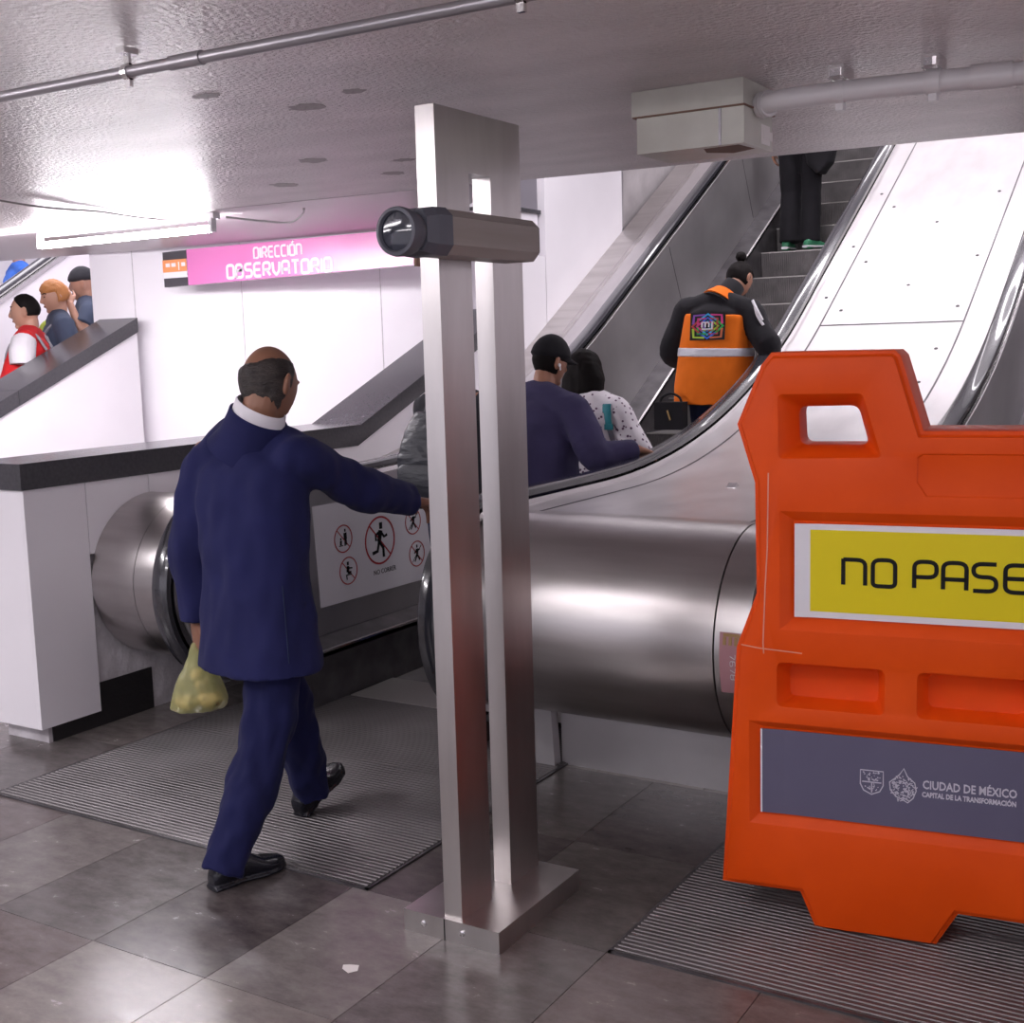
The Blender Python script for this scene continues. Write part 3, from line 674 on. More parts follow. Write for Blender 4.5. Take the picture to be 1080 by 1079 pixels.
# upper sign: white card, yellow field, lettering
def bowed(x0, x1, z0, z1, y, curl, th=.003, n=24):
    b = NB(); rs = []
    for i in range(n+1):
        t = i/n; x = x0+(x1-x0)*t; e_ = max(0, 1-min(t, 1-t)*(x1-x0)/.06)
        rs.append([(x+0, y-curl*e_*e_, z0), (x, y-curl*e_*e_, z1), (x, y-curl*e_*e_+th, z1), (x, y-curl*e_*e_+th, z0)])
    return rings(b, rs)
card = new('sign_card', bowed(-.094, 2*cx+.094, .907, 1.169, .022, .006), M['white'], bar, smooth=0)
bm = NB(); box(bm, -.052, 2*cx+.052, .0205, .0218, .925, 1.153); new('sign_field', bm, M['yellow'], card, smooth=0)
bm = NB(); PB = lambda u, v, d: V((u, .0204-d, v))
for tx, u, wd in (('N', .037, 0), ('O', .115, 0), ('P', .222, 0), ('A', .295, 0), ('S', .370, 0), ('E', .448, 0)):
    write(bm, tx, u, 1.004, .072, .0112, PB, xs=1.3)
new('lettering', bm, M['black'], card, smooth=0)
card['label'] = 'yellow NO PASE sign with white border'
ban = new('banner', bowed(-.186, 2*cx+.186, .330, .577, .019, .004), M['greyblue'], bar, smooth=0)
ban['label'] = 'grey banner with white city lettering'
bm = NB(); box(bm, -.188, -.183, .012, .02, .331, .577); new('banner_edge', bm, M['white'], ban, smooth=0)
PB2 = lambda u, v, d: V((u, .0188-d, v))
bm = NB()   # shield
sh = [(.088, .485), (.149, .485), (.149, .445), (.140, .427), (.118, .417), (.097, .427), (.088, .445), (.088, .485)]
ribbon(bm, sh, .003, PB2); ribbon(bm, [(.093, .452), (.144, .452)], .003, PB2); ribbon(bm, [(.1185, .452), (.1185, .422)], .003, PB2)
random.seed(3)
for i in range(26):
    u, v = random.uniform(.096, .141), random.uniform(.457, .480); ribbon(bm, [(u, v), (u+random.uniform(-.006, .006), v+random.uniform(-.004, .004))], .003, PB2)
for i in range(14):
    u, v = random.uniform(.1, .138), random.uniform(.428, .448); ribbon(bm, [(u, v), (u+random.uniform(-.005, .005), v+random.uniform(-.004, .004))], .003, PB2)
new('shield_emblem', bm, M['logo'], ban, smooth=0)
bm = NB()
lob = [(.203, .5), (.213, .478), (.232, .462), (.236, .44), (.228, .418), (.214, .404), (.2, .412), (.184, .418), (.168, .437), (.166, .458), (.18, .47), (.192, .482), (.203, .5)]
ribbon(bm, lob, .003, PB2)
for i in range(130):
    a, r = random.uniform(0, 6.28), .033*sqrt(random.random()); u, v = .201+r*cos(a), .443+r*sin(a)*1.05
    ribbon(bm, [(u, v), (u+random.uniform(-.008, .008), v+random.uniform(-.007, .007))], .0024, PB2)
new('crest_emblem', bm, M['logo'], ban, smooth=0)
font_text('banner_title', 'CIUDAD DE MÉXICO', .033, (.252, .0186, .4495), (1, 0, 0), (0, 0, 1), M['logo'], ban, width=.238, bold=.0007)
font_text('banner_subtitle', 'CAPITAL DE LA TRANSFORMACIÓN', .0195, (.251, .0186, .4262), (1, 0, 0), (0, 0, 1), M['logo'], ban, width=.238, bold=.0007)
bm = NB(); ribbon(bm, [(.512, .40), (.512, .49)], .003, PB2); new('banner_rule', bm, M['logo'], ban, smooth=0)

# ================================================================== SIGN AND CEILING FITTINGS
sg = thing('direction_sign', 'pink and white direction sign at the head of the bright white wall', 'sign', (-5.5, 6.19, 2.14))
bm = NB(); prism_y(bm, [(-6.30, 2.140), (-4.40, 2.168), (-4.40, 2.384), (-6.30, 2.378)], 6.15, 6.196); new('panel', bm, M['pink'], sg, smooth=0)
bm = NB(); prism_y(bm, [(-6.53, 2.136), (-6.302, 2.140), (-6.302, 2.376), (-6.53, 2.372)], 6.15, 6.196); lp = new('symbol_panel', bm, M['charcoal'], sg, smooth=0)
PW = lambda u, v, d: V((u, 6.149-d, v))
bm = NB(); box(bm, -6.53, -6.302, 6.147, 6.15, 2.195, 2.318); lq = new('symbol_field', bm, M['white'], lp, smooth=0)
bm = NB(); box(bm, -6.53, -6.302, 6.1455, 6.147, 2.235, 2.318); new('train_symbol', bm, M['orange_print'], lp, smooth=0)
bm = NB()
for a, b, c, d in ((-6.50, -6.46, 2.27, 2.295), (-6.445, -6.405, 2.27, 2.295), (-6.38, -6.372, 2.245, 2.30), (-6.35, -6.315, 2.27, 2.295)): box(bm, a, b, 6.144, 6.1456, c, d)
new('train_windows', bm, M['white'], lp, smooth=0)
bm = NB()
for u in (-6.49, -6.44, -6.36, -6.32): ribbon(bm, [(u+.018*cos(2*pi*i/16), 2.214+.012*sin(2*pi*i/16)) for i in range(17)], .008, PW)
new('train_wheels', bm, M['charcoal'], lp, smooth=0)
bm = NB(); write(bm, 'DIRECCIÓN', -5.69, 2.284, .066, .014, PW, width=.405, gap=.25); write(bm, 'OBSERVATORIO', -5.935, 2.168, .082, .019, PW, width=.89, gap=.24)
new('lettering', bm, M['white'], sg, smooth=0)
bm = NB(); box(bm, -4.405, -4.385, 6.14, 6.2, 2.16, 2.384); new('end_bracket', bm, M['rust'], sg, smooth=0)

def lamp(x0, x1, y, label, power, m='lamp_soft'):
    t = thing('fluorescent_lamp', label, 'lamp', ((x0+x1)/2, y, ZC-.12))
    bm = NB(); box(bm, x0-.03, x1+.03, y-.005, y+.045, ZC-.035, ZC-.003); new('fitting', bm, M['lamp_body'], t, smooth=0, bevel=.004)
    bm = NB(); tube(bm, [(x0, y, ZC-.085), (x1, y, ZC-.085)], .019, 16); new('tube', bm, M[m], t)
    for x in (x0-.015, x1+.015):
        bm = NB(); box(bm, x-.010, x+.010, y-.016, y+.02, ZC-.102, ZC-.03); new('lamp_holder', bm, M['lamp_body'], t, smooth=0)
    a = area('lamp_light', ((x0+x1)/2, y, ZC-.115), (x1-x0, .05), power, ((x0+x1)/2, y, 0)); a.location = V((0, 0, .005)); a.parent = t
    return t
lamp(-6.02, -4.70, 4.765, 'lit fluorescent tube on the ceiling in front of the white wall', 7, 'lamp')

lamp(-5.0, -3.7, .75, 'unseen lit tube on the ceiling, left of and above the viewer', 10)  # hall tubes out of view, put in to throw light across the ceiling
lamp(-2.3, -1.0, .75, 'unseen lit tube on the ceiling right above the viewer', 6)
lamp(-3.6, -2.3, 1.5, 'added unseen tube lighting the ceiling just ahead of the viewer, on the left', 3)  # this pair is added out of view to brighten the ceiling further
lamp(-1.0, .3, 1.5, 'added unseen tube lighting the ceiling just ahead of the viewer, on the right', 2)
lamp(-8.2, -6.9, 2.2, 'unseen lit tube on the ceiling near the far left stairs', 14)  # also out of view, put in with the other hall tubes
cb = NB(); tube(cb, [(-4.86, 3.5, ZC-.012), (-4.98, 3.95, ZC-.016), (-4.98, 4.3, ZC-.012), (-5.02, 4.55, ZC-.016), (-4.92, 4.72, ZC-.03)], .005, 6, smooth=5)
props(new('lamp_cable', cb, M['cable']), 'thin loose cable running along the ceiling to the lit tube', 'cable')
cb = NB(); tube(cb, [(-4.62, 4.80, ZC-.03), (-4.5, 4.95, ZC-.05), (-4.38, 5.02, ZC-.06), (-4.28, 5.0, ZC-.03), (-4.25, 4.98, ZC-.004)], .006, 6, smooth=5)
props(new('lamp_cable', cb, M['pipe_white']), 'short curled white cable end hanging beside the lit tube', 'cable')

cd = thing('ceiling_conduit', 'thin grey metal conduit pipe crossing the ceiling at the top left', 'pipe', (-2.1, 2.14, 2.33))
bm = NB(); tube(bm, [(-4.4, 2.12, 2.345), (-2.34, 2.133, 2.345), (-.3, 2.16, 2.345)], .0135, 16); new('pipe', bm, M['conduit'], cd)
bm = NB(); tube(bm, [(-2.20, 2.135, 2.345), (-2.10, 2.136, 2.345)], .0165, 16); new('coupling', bm, M['conduit'], cd)
for x in (-2.34, -1.255):
    bm = NB(); tube(bm, [(x-.008, 2.134, 2.345), (x+.008, 2.134, 2.345)], .0195, 16); box(bm, x-.008, x+.008, 2.13, 2.138, 2.36, 2.398); box(bm, x-.008, x+.008, 2.128, 2.14, 2.31, 2.33)
    box(bm, x-.014, x+.014, 2.112, 2.156, 2.385, 2.399); new('clamp', bm, M['chrome'], cd, smooth=0)

jb = thing('junction_box', 'pale grey-green electrical box screwed to the ceiling edge', 'electrical box', (-1.45, 3.5, 2.22))
bm = NB(); box(bm, -1.63, -1.285, 3.39, 3.635, 2.327, 2.399); new('back_box', bm, M['box_paint'], jb, smooth=0, bevel=.004)
bm = NB(); box(bm, -1.615, -1.285, 3.395, 3.625, 2.222, 2.324); cv = new('cover', bm, M['box_paint'], jb, smooth=0, bevel=.004)
bm = NB(); box(bm, -1.625, -1.28, 3.385, 3.638, 2.3235, 2.3275); new('gasket', bm, M['rust'], jb, smooth=0)
bm = NB(); prism_z(bm, [(-1.42, 3.43), (-1.31, 3.42), (-1.3, 3.52), (-1.38, 3.56), (-1.44, 3.5)], 2.2212, 2.2222); new('rust_patch', bm, M['rust'], cv, smooth=0)
bm = NB(); box(bm, -1.2845, -1.2825, 3.53, 3.60, 2.235, 2.29); box(bm, -1.283, -1.2815, 3.545, 3.62, 2.25, 2.275); new('torn_label', bm, M['paper'], cv, smooth=0)
bm = NB(); box(bm, -1.36, -1.352, 3.392, 3.396, 2.222, 2.324); new('cover_seam', bm, M['conduit'], cv, smooth=0)

wp = thing('ceiling_pipe', 'thick white plastic pipe leading from the ceiling box to the right', 'pipe', (-.7, 3.42, 2.29))
pp = [(-1.285, 3.50, 2.335), (-1.19, 3.45, 2.335), (-1.03, 3.45, 2.335), (-.78, 3.48, 2.335), (-.56, 3.52, 2.335), (.5, 3.66, 2.335)]
bm = NB(); tube(bm, pp, .029, 20, smooth=5); new('pipe', bm, M['pipe_white'], wp)
for x, y in ((-1.262, 3.49), (-1.247, 3.482)):
    bm = NB(); tube(bm, [(x-.006, y+.003, 2.335), (x+.006, y-.003, 2.335)], .037, 20); new('locknut', bm, M['pipe_white'], wp)
for x, y, big in ((-1.03, 3.452, 0), (-.79, 3.478, 1)):
    bm = NB(); tube(bm, [(x-.010-.008*big, y, 2.335), (x+.010+.008*big, y+.002, 2.335)], .034, 20); box(bm, x-.01, x+.01, y-.012, y+.012, 2.285, 2.305)
    new('clamp', bm, M['pipe_white'], wp, smooth=30)
    bm = NB(); prism_y(bm, [(x-.022, 2.399), (x+.022, 2.399), (x+.022, 2.366), (x+.016, 2.366), (x+.016, 2.39), (x-.016, 2.39), (x-.016, 2.366), (x-.022, 2.366)], y-.05, y+.05)
    new('channel_bracket', bm, M['chrome'], wp, smooth=0)
bm = NB(); tube(bm, [(-.70, 3.492, 2.335), (-.60, 3.51, 2.335)], .033, 20); new('coupling', bm, M['pipe_white'], wp)

bm = NB(); prism_z(bm, [(-2.09, 2.452), (-2.06, 2.44), (-2.045, 2.462), (-2.06, 2.487), (-2.085, 2.478), (-2.1, 2.468)], .0005, .002)
props(new('paper_scrap', bm, M['paper'], smooth=0), 'small white paper scrap lying on the floor slabs in front of the steel post', 'paper')

# rail along the far stair divider
fr = thing('stair_rail', 'dark and silver sloping rail on the far left stair divider', 'handrail', (-9.07, 7, 2.1))
bm = NB(); tube(bm, [(-9.06, 3.2, zr(3.2)+.015), (-9.06, 12, zr(12)+.015)], .04, 12); new('grip', bm, M['rubber'], fr)
bm = NB(); prism_x(bm, [(3.2, zr(3.2)-.06), (12, zr(12)-.06), (12, zr(12)-.02), (3.2, zr(3.2)-.02)], -9.16, -8.99); new('rail_channel', bm, M['chrome'], fr, smooth=0)

# ================================================================== PEOPLE
def frame(yaw, pitch=0, tilt=0):
    """columns: right, forward, up; yaw 0 looks along +Y, positive turns towards +X"""
    f = V((sin(yaw)*cos(pitch), cos(yaw)*cos(pitch), sin(pitch))); r = V((cos(yaw), -sin(yaw), 0)); u = r.cross(f)
    r2 = r*cos(tilt)+u*sin(tilt); u2 = r2.cross(f)
    return Matrix((r2, f, u2)).transposed()
def head_geo(bm, c, F, s=1, face=True):
    t = NB(); bmesh.ops.create_uvsphere(t, u_segments=36, v_segments=24, radius=1)
    for v in t.verts:
        x, y, z = v.co; X, Y, Z = .075*x, .096*y, .112*z
        if z < 0:
            k = -z; X *= 1-.30*k*k
            if y < 0: Y *= 1-.42*k
            else: Y *= 1-.10*k
            Z = -.120*k; Y += .018*k*k
        else: Y -= .006*z
        v.co = V((X, Y, Z))
    def put(b): 
        for v in b.verts: v.co = V(c)+F @ (v.co*s)
        me = bpy.data.meshes.new('t'); b.to_mesh(me); b.free(); bm.from_mesh(me); bpy.data.meshes.remove(me)
    put(t)
    for sd in (-1, 1):
        e = NB(); ball(e, (sd*.077, -.012, -.012), (.010, .019, .031), Matrix.Rotation(sd*.35, 3, 'Z'), 12)
        tube(e, [(sd*.075, .004, .012), (sd*.086, -.02, .018), (sd*.088, -.026, -.006), (sd*.078, -.012, -.036)], .0055, 6, smooth=4); put(e)
    if face:
        n = NB(); tube(n, [(0, .086, .022), (0, .098, -.005), (0, .104, -.026), (0, .09, -.034)], [.008, .010, .013, .009], 8, smooth=3); put(n)
        n = NB(); ball(n, (0, .080, -.062), (.022, .012, .010), None, 10); ball(n, (0, .064, -.098), (.026, .018, .018), None, 10)
        ball(n, (.03, .074, .026), (.024, .012, .008), None, 10); ball(n, (-.03, .074, .026), (.024, .012, .008), None, 10); put(n)
def hair_geo(c, F, mask, s=1, thick=.013, namp=.004, voxel=None):
    """shell over the skull; mask(x, y, z) on the unit sphere > 0 where hair grows"""
    t = NB(); bmesh.ops.create_uvsphere(t, u_segments=56, v_segments=40, radius=1)
    for v in t.verts:
        x, y, z = v.co; X, Y, Z = .075*x, .096*y, .112*z
        if z < 0:
            k = -z; X *= 1-.30*k*k; Y *= (1-.42*k) if y < 0 else (1-.10*k); Z = -.120*k; Y += .018*k*k
        m = max(-1, min(1, mask(x, y, z)*8)); n = noise.noise(V((x*7, y*7, z*3)))*namp
        d = (thick+n)*m if m > 0 else .016*m
        v.co = V(c)+F @ ((V((X, Y, Z))+V((x, y, z)).normalized()*d)*s)
    return t
def hand_geo(bm, wr, d, n, s, curl=(.3, .3, .3), k=1, thumb=.4):
    """wr wrist, d along the palm, n out of the palm, s towards the thumb"""
    wr, d = V(wr), V(d).normalized(); n = (V(n)-d*V(n).dot(d)).normalized(); s = (V(s)-d*V(s).dot(d)-n*V(s).dot(n)).normalized()
    loft(bm, [(wr-d*.035*k, s*.024*k, n*.019*k), (wr, s*.026*k, n*.019*k), (wr+d*.035*k, s*.038*k, n*.016*k), (wr+d*.08*k, s*.042*k, n*.0135*k), (wr+d*.093*k, s*.038*k, n*.010*k)], 20, 2.6)
    for off, ln in ((.0315, .92), (.0105, 1.0), (-.0105, .95), (-.0305, .76)):
        p = wr+d*.078*k+s*off*k; a = 0; pts = [p]
        for seg_, cu in zip((.052, .030, .024), curl):
            a += cu; dd = d*cos(a)+n*sin(a)+s*off*1.2*cos(a); p = p+dd*seg_*ln*k; pts.append(p)
        tube(bm, pts, [.0092*k, .0086*k, .0078*k, .0062*k], 9, smooth=3)
    b = wr+d*.022*k+s*.024*k
    pts = [b-d*.01*k, b+(d*.55+s*.75).normalized()*.036*k, b+(d*.8+s*.62).normalized()*.066*k+n*.022*thumb*k, b+(d*.95+s*.45).normalized()*.092*k+n*.05*thumb*k]
    tube(bm, pts, [.014*k, .0115*k, .0095*k, .007*k], 9, smooth=3)
def shoe_geo(bm, heel, toe, upv, k=1):
    heel, toe = V(heel), V(toe); d = toe-heel; ln = d.length; d.normalize(); u = V(upv); u = (u-d*u.dot(d)).normalized(); s = d.cross(u)
    secs = []
    for t, w, h in ((0, .02, .035), (.04, .030, .055), (.18, .036, .082), (.34, .036, .085), (.5, .040, .070), (.68, .046, .042), (.84, .041, .034), (.95, .026, .027), (1, .010, .018)):
        secs.append((heel+d*ln*t+u*(h*k/2+.012), s*w*k, u*h*k/2))
    loft(bm, secs, 20, 2.6)
    secs = [(heel+d*ln*t+u*.008, s*w*k, u*.008) for t, w in ((-.01, .022), (.05, .034), (.3, .034), (.4, .034), (.68, .049), (.88, .042), (1.01, .014))]
    loft(bm, secs, 20, 3)
    loft(bm, [(heel+d*ln*t+u*.004, s*.033*k, u*.012) for t in (.0, .27)], 16, 3)
def limb(bm, pts, rad, seg=16, sm=6, flat=1): return tube(bm, pts, rad, seg, smooth=sm, flat=flat)
def torso_secs(J, spec, grow=0):
    """spec: list of (t, half width, half depth, forward shift); t 0 = hips, 1 = shoulder line"""
    h = (J['hip'][0]+J['hip'][1])/2; c = (J['sh'][0]+J['sh'][1])/2
    rh = (J['hip'][1]-J['hip'][0]).normalized(); rs = (J['sh'][1]-J['sh'][0]).normalized(); ax = c-h; out = []
    for t, w, d, f in spec:
        r = rh.lerp(rs, min(1, max(0, t))).normalized(); fwd = V((0, 0, 1)).cross(r); fwd.normalize()
        out.append((h+ax*t+fwd*f, r*(w+grow), fwd*(d+grow)))
    return out
TORSO = [(-.16, .12, .09, 0), (-.05, .165, .11, 0), (.1, .165, .11, 0), (.35, .145, .095, 0), (.6, .155, .105, .005), (.85, .165, .105, 0), (.97, .15, .085, -.005), (1.06, .075, .06, -.005)]
def person(name, label, J, skin, spec):
    """J joints in world space; spec lists the garments"""
    for k in ('sh', 'el', 'wr', 'hip', 'kn', 'an', 'heel', 'toe'): J[k] = [V(p) for p in J[k]]
    J['head'] = V(J['head']); base = (J['hip'][0]+J['hip'][1])/2
    t = thing(name, label, 'person', (base.x, base.y, min(p.z for p in J['heel']+J['toe'])), group=spec.get('group'))
    F = frame(*J['look']); J['F'] = F; k = J.get('k', 1); c = (J['sh'][0]+J['sh'][1])/2
    vx = spec.get('voxel', .007)
    bm = NB(); head_geo(bm, J['head'], F, k)
    upv_ = (c-base).normalized(); nk = c+upv_*.055*k
    tube(bm, [J['sh'][0], J['sh'][0].lerp(nk, .5), nk, J['sh'][1].lerp(nk, .5), J['sh'][1]], [.052*k, .058*k, .058*k, .058*k, .052*k], 14, smooth=4)
    nb = J['head']+F @ V((0, -.022, -.07))*k
    tube(bm, [c+(c-base).normalized()*-.05, c.lerp(nb, .55), nb, J['head']+F @ V((0, -.01, -.03))*k], [.065*k, .057*k, .054*k, .05*k], 16, smooth=4)
    loft(bm, torso_secs(J, TORSO), 24)
    for i in (0, 1):
        sd = (-1, 1)[i]
        limb(bm, [c.lerp(J['sh'][i], .6), J['sh'][i], J['el'][i], J['wr'][i]], [.05*k, .05*k, .038*k, .026*k], 14)
        limb(bm, [J['hip'][i]+V((0, 0, .04)), J['kn'][i], J['an'][i]], [.08*k, .055*k, .035*k], 14)
        limb(bm, [J['an'][i]+V((0, 0, .03)), J['an'][i], J['heel'][i].lerp(J['toe'][i], .7)+V((0, 0, .03))], [.030*k, .026*k, .016*k], 10)
        if J.get('hands') and J['hands'][i]:
            hnd = J['hands'][i]; hand_geo(bm, J['wr'][i], hnd['d'], hnd['n'], hnd['s'], hnd.get('curl', (.3, .35, .3)), k, hnd.get('thumb', .4))
    body = new('body', blend(bm, vx, 2), skin, t, smooth=60)
    # trousers
    tr = spec.get('trousers')
    if tr:
        bm = NB(); ra = tr.get('r', (.098, .078, .068))
        loft(bm, torso_secs(J, [(-.2, .125, .095, 0), (-.08, .172, .12, 0), (.08, .175, .12, 0), (.22, .16, .11, 0)], .004), 24)
        for i in (0, 1):
            a, b, d = J['hip'][i]+V((0, 0, .02)), J['kn'][i], J['an'][i]; cut_ = tr.get('to', .03)
            e = d+(b-d).normalized()*cut_
            limb(bm, [a, a.lerp(b, .5)+(b-a).cross(V((0, 0, 1)))*0, b, b.lerp(e, .6), e], [ra[0], (ra[0]+ra[1])/2, ra[1], (ra[1]+ra[2])/2, ra[2]], 18, 5)
        new('trousers', blend(bm, max(.008, vx), 3, tr.get('amp', .006), (10, 10, 6)), tr['m'], t, smooth=70)
    sh = spec.get('shoes')
    if sh:
        for i in (0, 1):
            bm = NB(); upv = (0, 0, 1) if abs((J['toe'][i]-J['heel'][i]).normalized().z) < .9 else (0, 1, 0)
            shoe_geo(bm, J['heel'][i], J['toe'][i], upv, k); s_ = new('shoe', blend(bm, .006, 2), sh, t, smooth=60)
    tp = spec.get('top')
    if tp:
        bm = NB(); g = tp.get('grow', .012)
        loft(bm, torso_secs(J, tp.get('spec', TORSO), g), 32, tp.get('pow', 2.5))
        sl_ = tp.get('sleeve', 1.0); ra = tp.get('r', (.075, .064, .05)); y_ = tp.get('yoke', .05)*k
        nk2 = c+upv_*y_
        tube(bm, [J['sh'][0].lerp(J['el'][0], .04), J['sh'][0].lerp(nk2, .45), nk2, J['sh'][1].lerp(nk2, .45), J['sh'][1].lerp(J['el'][1], .04)], [ra[0]*.98, ra[0]*1.0, ra[0]*.98, ra[0]*1.0, ra[0]*.98], 20, smooth=5)
        for i in (0, 1):
            a, b, d = J['sh'][i], J['el'][i], J['wr'][i]
            if sl_ >= .5: pts = [c.lerp(a, .55)-V((0, 0, .03)), a, a.lerp(b, .5), b, b.lerp(d, (sl_-.5)*2*.5), b.lerp(d, (sl_-.5)*2)]; rr = [ra[0]*.9, ra[0], (ra[0]+ra[1])/2, ra[1], (ra[1]+ra[2])/2, ra[2]]
            else: pts = [c.lerp(a, .55)-V((0, 0, .03)), a, a.lerp(b, sl_*2)]; rr = [ra[0]*.9, ra[0], ra[1]]
            limb(bm, pts, rr, 18, 5)
        o = new(tp.get('name', 'jacket'), blend(bm, max(.008, vx), tp.get('smooth', 4), tp.get('amp', .007), tp.get('freq', (9, 9, 6))), tp['m'], t, smooth=70)
        J['top'] = o
    return t, body
def over(J, secspec, grow, m, name, parent, amp=.003, voxel=.009, powr=2.5):
    bm = NB(); loft(bm, torso_secs(J, secspec, grow), 32, powr); return new(name, blend(bm, voxel, 2, amp, (9, 9, 6)), m, parent, smooth=70)

# ---- man in the blue suit, seen from behind, left leg leading
J = dict(k=1.08, head=(-2.75, 3.01, 1.575), look=(radians(-2), radians(-20), radians(3)),
         sh=[(-3.025, 2.985, 1.33), (-2.655, 3.03, 1.34)], el=[(-3.085, 2.945, 1.04), (-2.62, 3.285, 1.205)], wr=[(-3.085, 2.955, .775), (-2.598, 3.545, 1.135)],
         hip=[(-2.905, 2.975, .86), (-2.72, 2.965, .86)], kn=[(-2.89, 3.165, .47), (-2.735, 2.905, .47)], an=[(-2.905, 3.275, .115), (-2.755, 2.70, .085)],
         heel=[(-2.92, 3.235, .006), (-2.775, 2.645, .0)], toe=[(-2.915, 3.475, .115), (-2.70, 2.90, .0)],
         hands=[dict(d=(.05, .05, -1), n=(.35, 1, 0), s=(.9, -.35, .0), curl=(1.2, 1.3, .9), thumb=.9), dict(d=(.1, .9, -.15), n=(0, -.2, -1), s=(-1, .05, 0), curl=(.55, .6, .4), thumb=.8)])
suit, body = person('person', 'person in a navy blue suit walking away with a yellow bag in hand', J, M['skin_brown'],
    dict(voxel=.0048, trousers=dict(m=M['suit_trousers'], r=(.1, .09, .070), to=-.045, amp=.02), shoes=M['leather'],
         top=dict(m=M['suit'], name='suit_jacket', grow=.008, amp=.016, r=(.078, .078, .060), sleeve=1.0, yoke=.075, freq=(8, 8, 5), pow=2.7, smooth=12,
                  spec=[(-.45, .222, .150, -.005), (-.25, .208, .146, -.005), (0, .190, .140, 0), (.25, .178, .128, 0), (.5, .178, .128, 0), (.75, .188, .125, -.005), (.92, .182, .105, -.01), (1.02, .125, .08, -.015), (1.10, .068, .062, -.01)])))
Fh = J['F']
VENT = True
bm = hair_geo(J['head'], Fh, lambda x, y, z: min(.34-z+.5*max(0, x-.2)*(z < .62), z+.72 if y < -.1 else z+.12, .16-y+.3*z), 1.08, .008, .006)
new('hair', bm, M['hair_grey'], suit, smooth=70)
c_ = (J['sh'][0]+J['sh'][1])/2+V((0, 0, .03)); nb_ = J['head']+Fh @ V((0, -.022, -.07)); ax_ = (nb_-c_).normalized()
def collar(spec):
    rs = []; x_ = V((1, 0, 0)); y_ = ax_.cross(x_).normalized(); x_ = y_.cross(ax_)
    for t_, r in spec: rs.append([c_.lerp(nb_, t_)+x_*cos(a)*r+y_*sin(a)*r*.94+V((0, 0, -.022*sin(a))) for a in [2*pi*i/36 for i in range(36)]])
    b = NB(); rings(b, rs, caps=False, closed=True); return b
new('shirt_collar', collar(((.2, .094), (.6, .088), (.90, .082), (.93, .077), (.6, .077), (.2, .078))), M['shirt'], suit, smooth=60)
new('jacket_collar', collar(((-.12, .145), (.2, .112), (.55, .099), (.70, .096), (.72, .091), (.4, .088), (-.12, .11))), M['suit'], suit, smooth=60)
# side vent of the jacket, laid on its surface
jk = J['top']; bpy.context.view_layer.update(); inv = jk.matrix_world.inverted(); bm = NB(); pts = []
for i in range(15):
    zz = .70+.24*i/14; src = V((-2.15, 2.35, zz)); tgt = V((-2.655-.012*i/14, 2.93, zz-.0)); d_ = (tgt-src).normalized()
    ok, loc, nor, _ = jk.ray_cast(inv @ src, d_)
    if ok: pts.append((jk.matrix_world @ loc, nor))
rs = [[p+n_*.001+V((.7, .7, 0))*.0025, p+n_*.0025, p+n_*.001-V((.7, .7, 0))*.0025, p-n_*.004] for p, n_ in pts]
rings(bm, rs); new('jacket_vent', bm, M['jeans'], suit, smooth=0)
# bag in his left hand
bg_ = thing('plastic_bag', 'knotted translucent yellow plastic bag hanging from the hand of the person in the blue suit', 'bag', (-3.05, 2.93, .46))
def bagsec(z, w, d, x=0, y=0): return (V((-3.083+x, 2.945+y, z)), V((.73, .68, 0))*w, V((-.68, .73, 0))*d)
bm = NB(); loft(bm, [bagsec(.70, .012, .01, -.02, .01), bagsec(.672, .02, .016, -.012), bagsec(.62, .048, .032, -.004), bagsec(.56, .078, .05), bagsec(.505, .098, .06), bagsec(.476, .100, .055, -.008), bagsec(.464, .082, .045, -.012)], 24, 2.2)
new('bag_film', blend(bm, .006, 2, .006, (22, 22, 10)), M['bagplastic'], bg_, smooth=70)
bm = NB(); c_ = V((-3.083, 2.945, .50)); ball(bm, c_+V((.022, .02, .0)), (.055, .038, .032)); ball(bm, c_+V((-.035, -.03, -.006)), (.045, .036, .026)); ball(bm, c_+V((.012, .012, .05)), (.036, .030, .028)); ball(bm, c_+V((-.005, -.005, .09)), (.022, .02, .022))
new('contents', bm, M['bagstuff'], bg_)

# ---- man in the cap, hand on the right handrail
def stand(x, y, z, h, yaw, sw=.19, lean=0, ax=.06, fz=0, arms=None):
    """upright figure with heels at (x, y, z), height h"""
    r = V((cos(yaw), -sin(yaw), 0)); f = V((sin(yaw), cos(yaw), 0)); p = V((x, y, z)); k = h/1.72; L = V((0, 0, 1))
    hip = p+L*.89*k; c = hip+L*.51*k+f*lean*.6
    J = dict(head=c+L*.20*k+f*(.02+lean*.5), look=(yaw, 0, 0), k=k, sh=[c-r*sw*k-L*.045*k, c+r*sw*k-L*.045*k], hip=[hip-r*.09*k, hip+r*.09*k],
             kn=[p-r*.09*k+L*.49*k+f*.03, p+r*.09*k+L*.49*k+f*.03], an=[p-r*.09*k+L*.09*k, p+r*.09*k+L*.09*k],
             heel=[p-r*.09*k-f*.06*k, p+r*.09*k-f*.06*k], toe=[p-r*.1*k+f*.2*k, p+r*.1*k+f*.2*k])
    J['el'] = [c-r*(sw+.05)*k-L*.28*k-f*.03, c+r*(sw+.05)*k-L*.28*k-f*.03]
    J['wr'] = [J['el'][0]-L*.24*k+f*.05, J['el'][1]-L*.24*k+f*.05]
    J['hands'] = [dict(d=-L+f*.1, n=r, s=f), dict(d=-L+f*.1, n=-r, s=f)]
    return J
zt = stepz(5.42)
J = stand(-3.12, 5.36, zt, 1.70, radians(8), .195, .06)
J['sh'][1] += V((-.01, 0, -.02)); J['el'][1] = V((-2.74, 5.27, 1.13)); J['wr'][1] = V((-2.62, 5.46, 1.155))
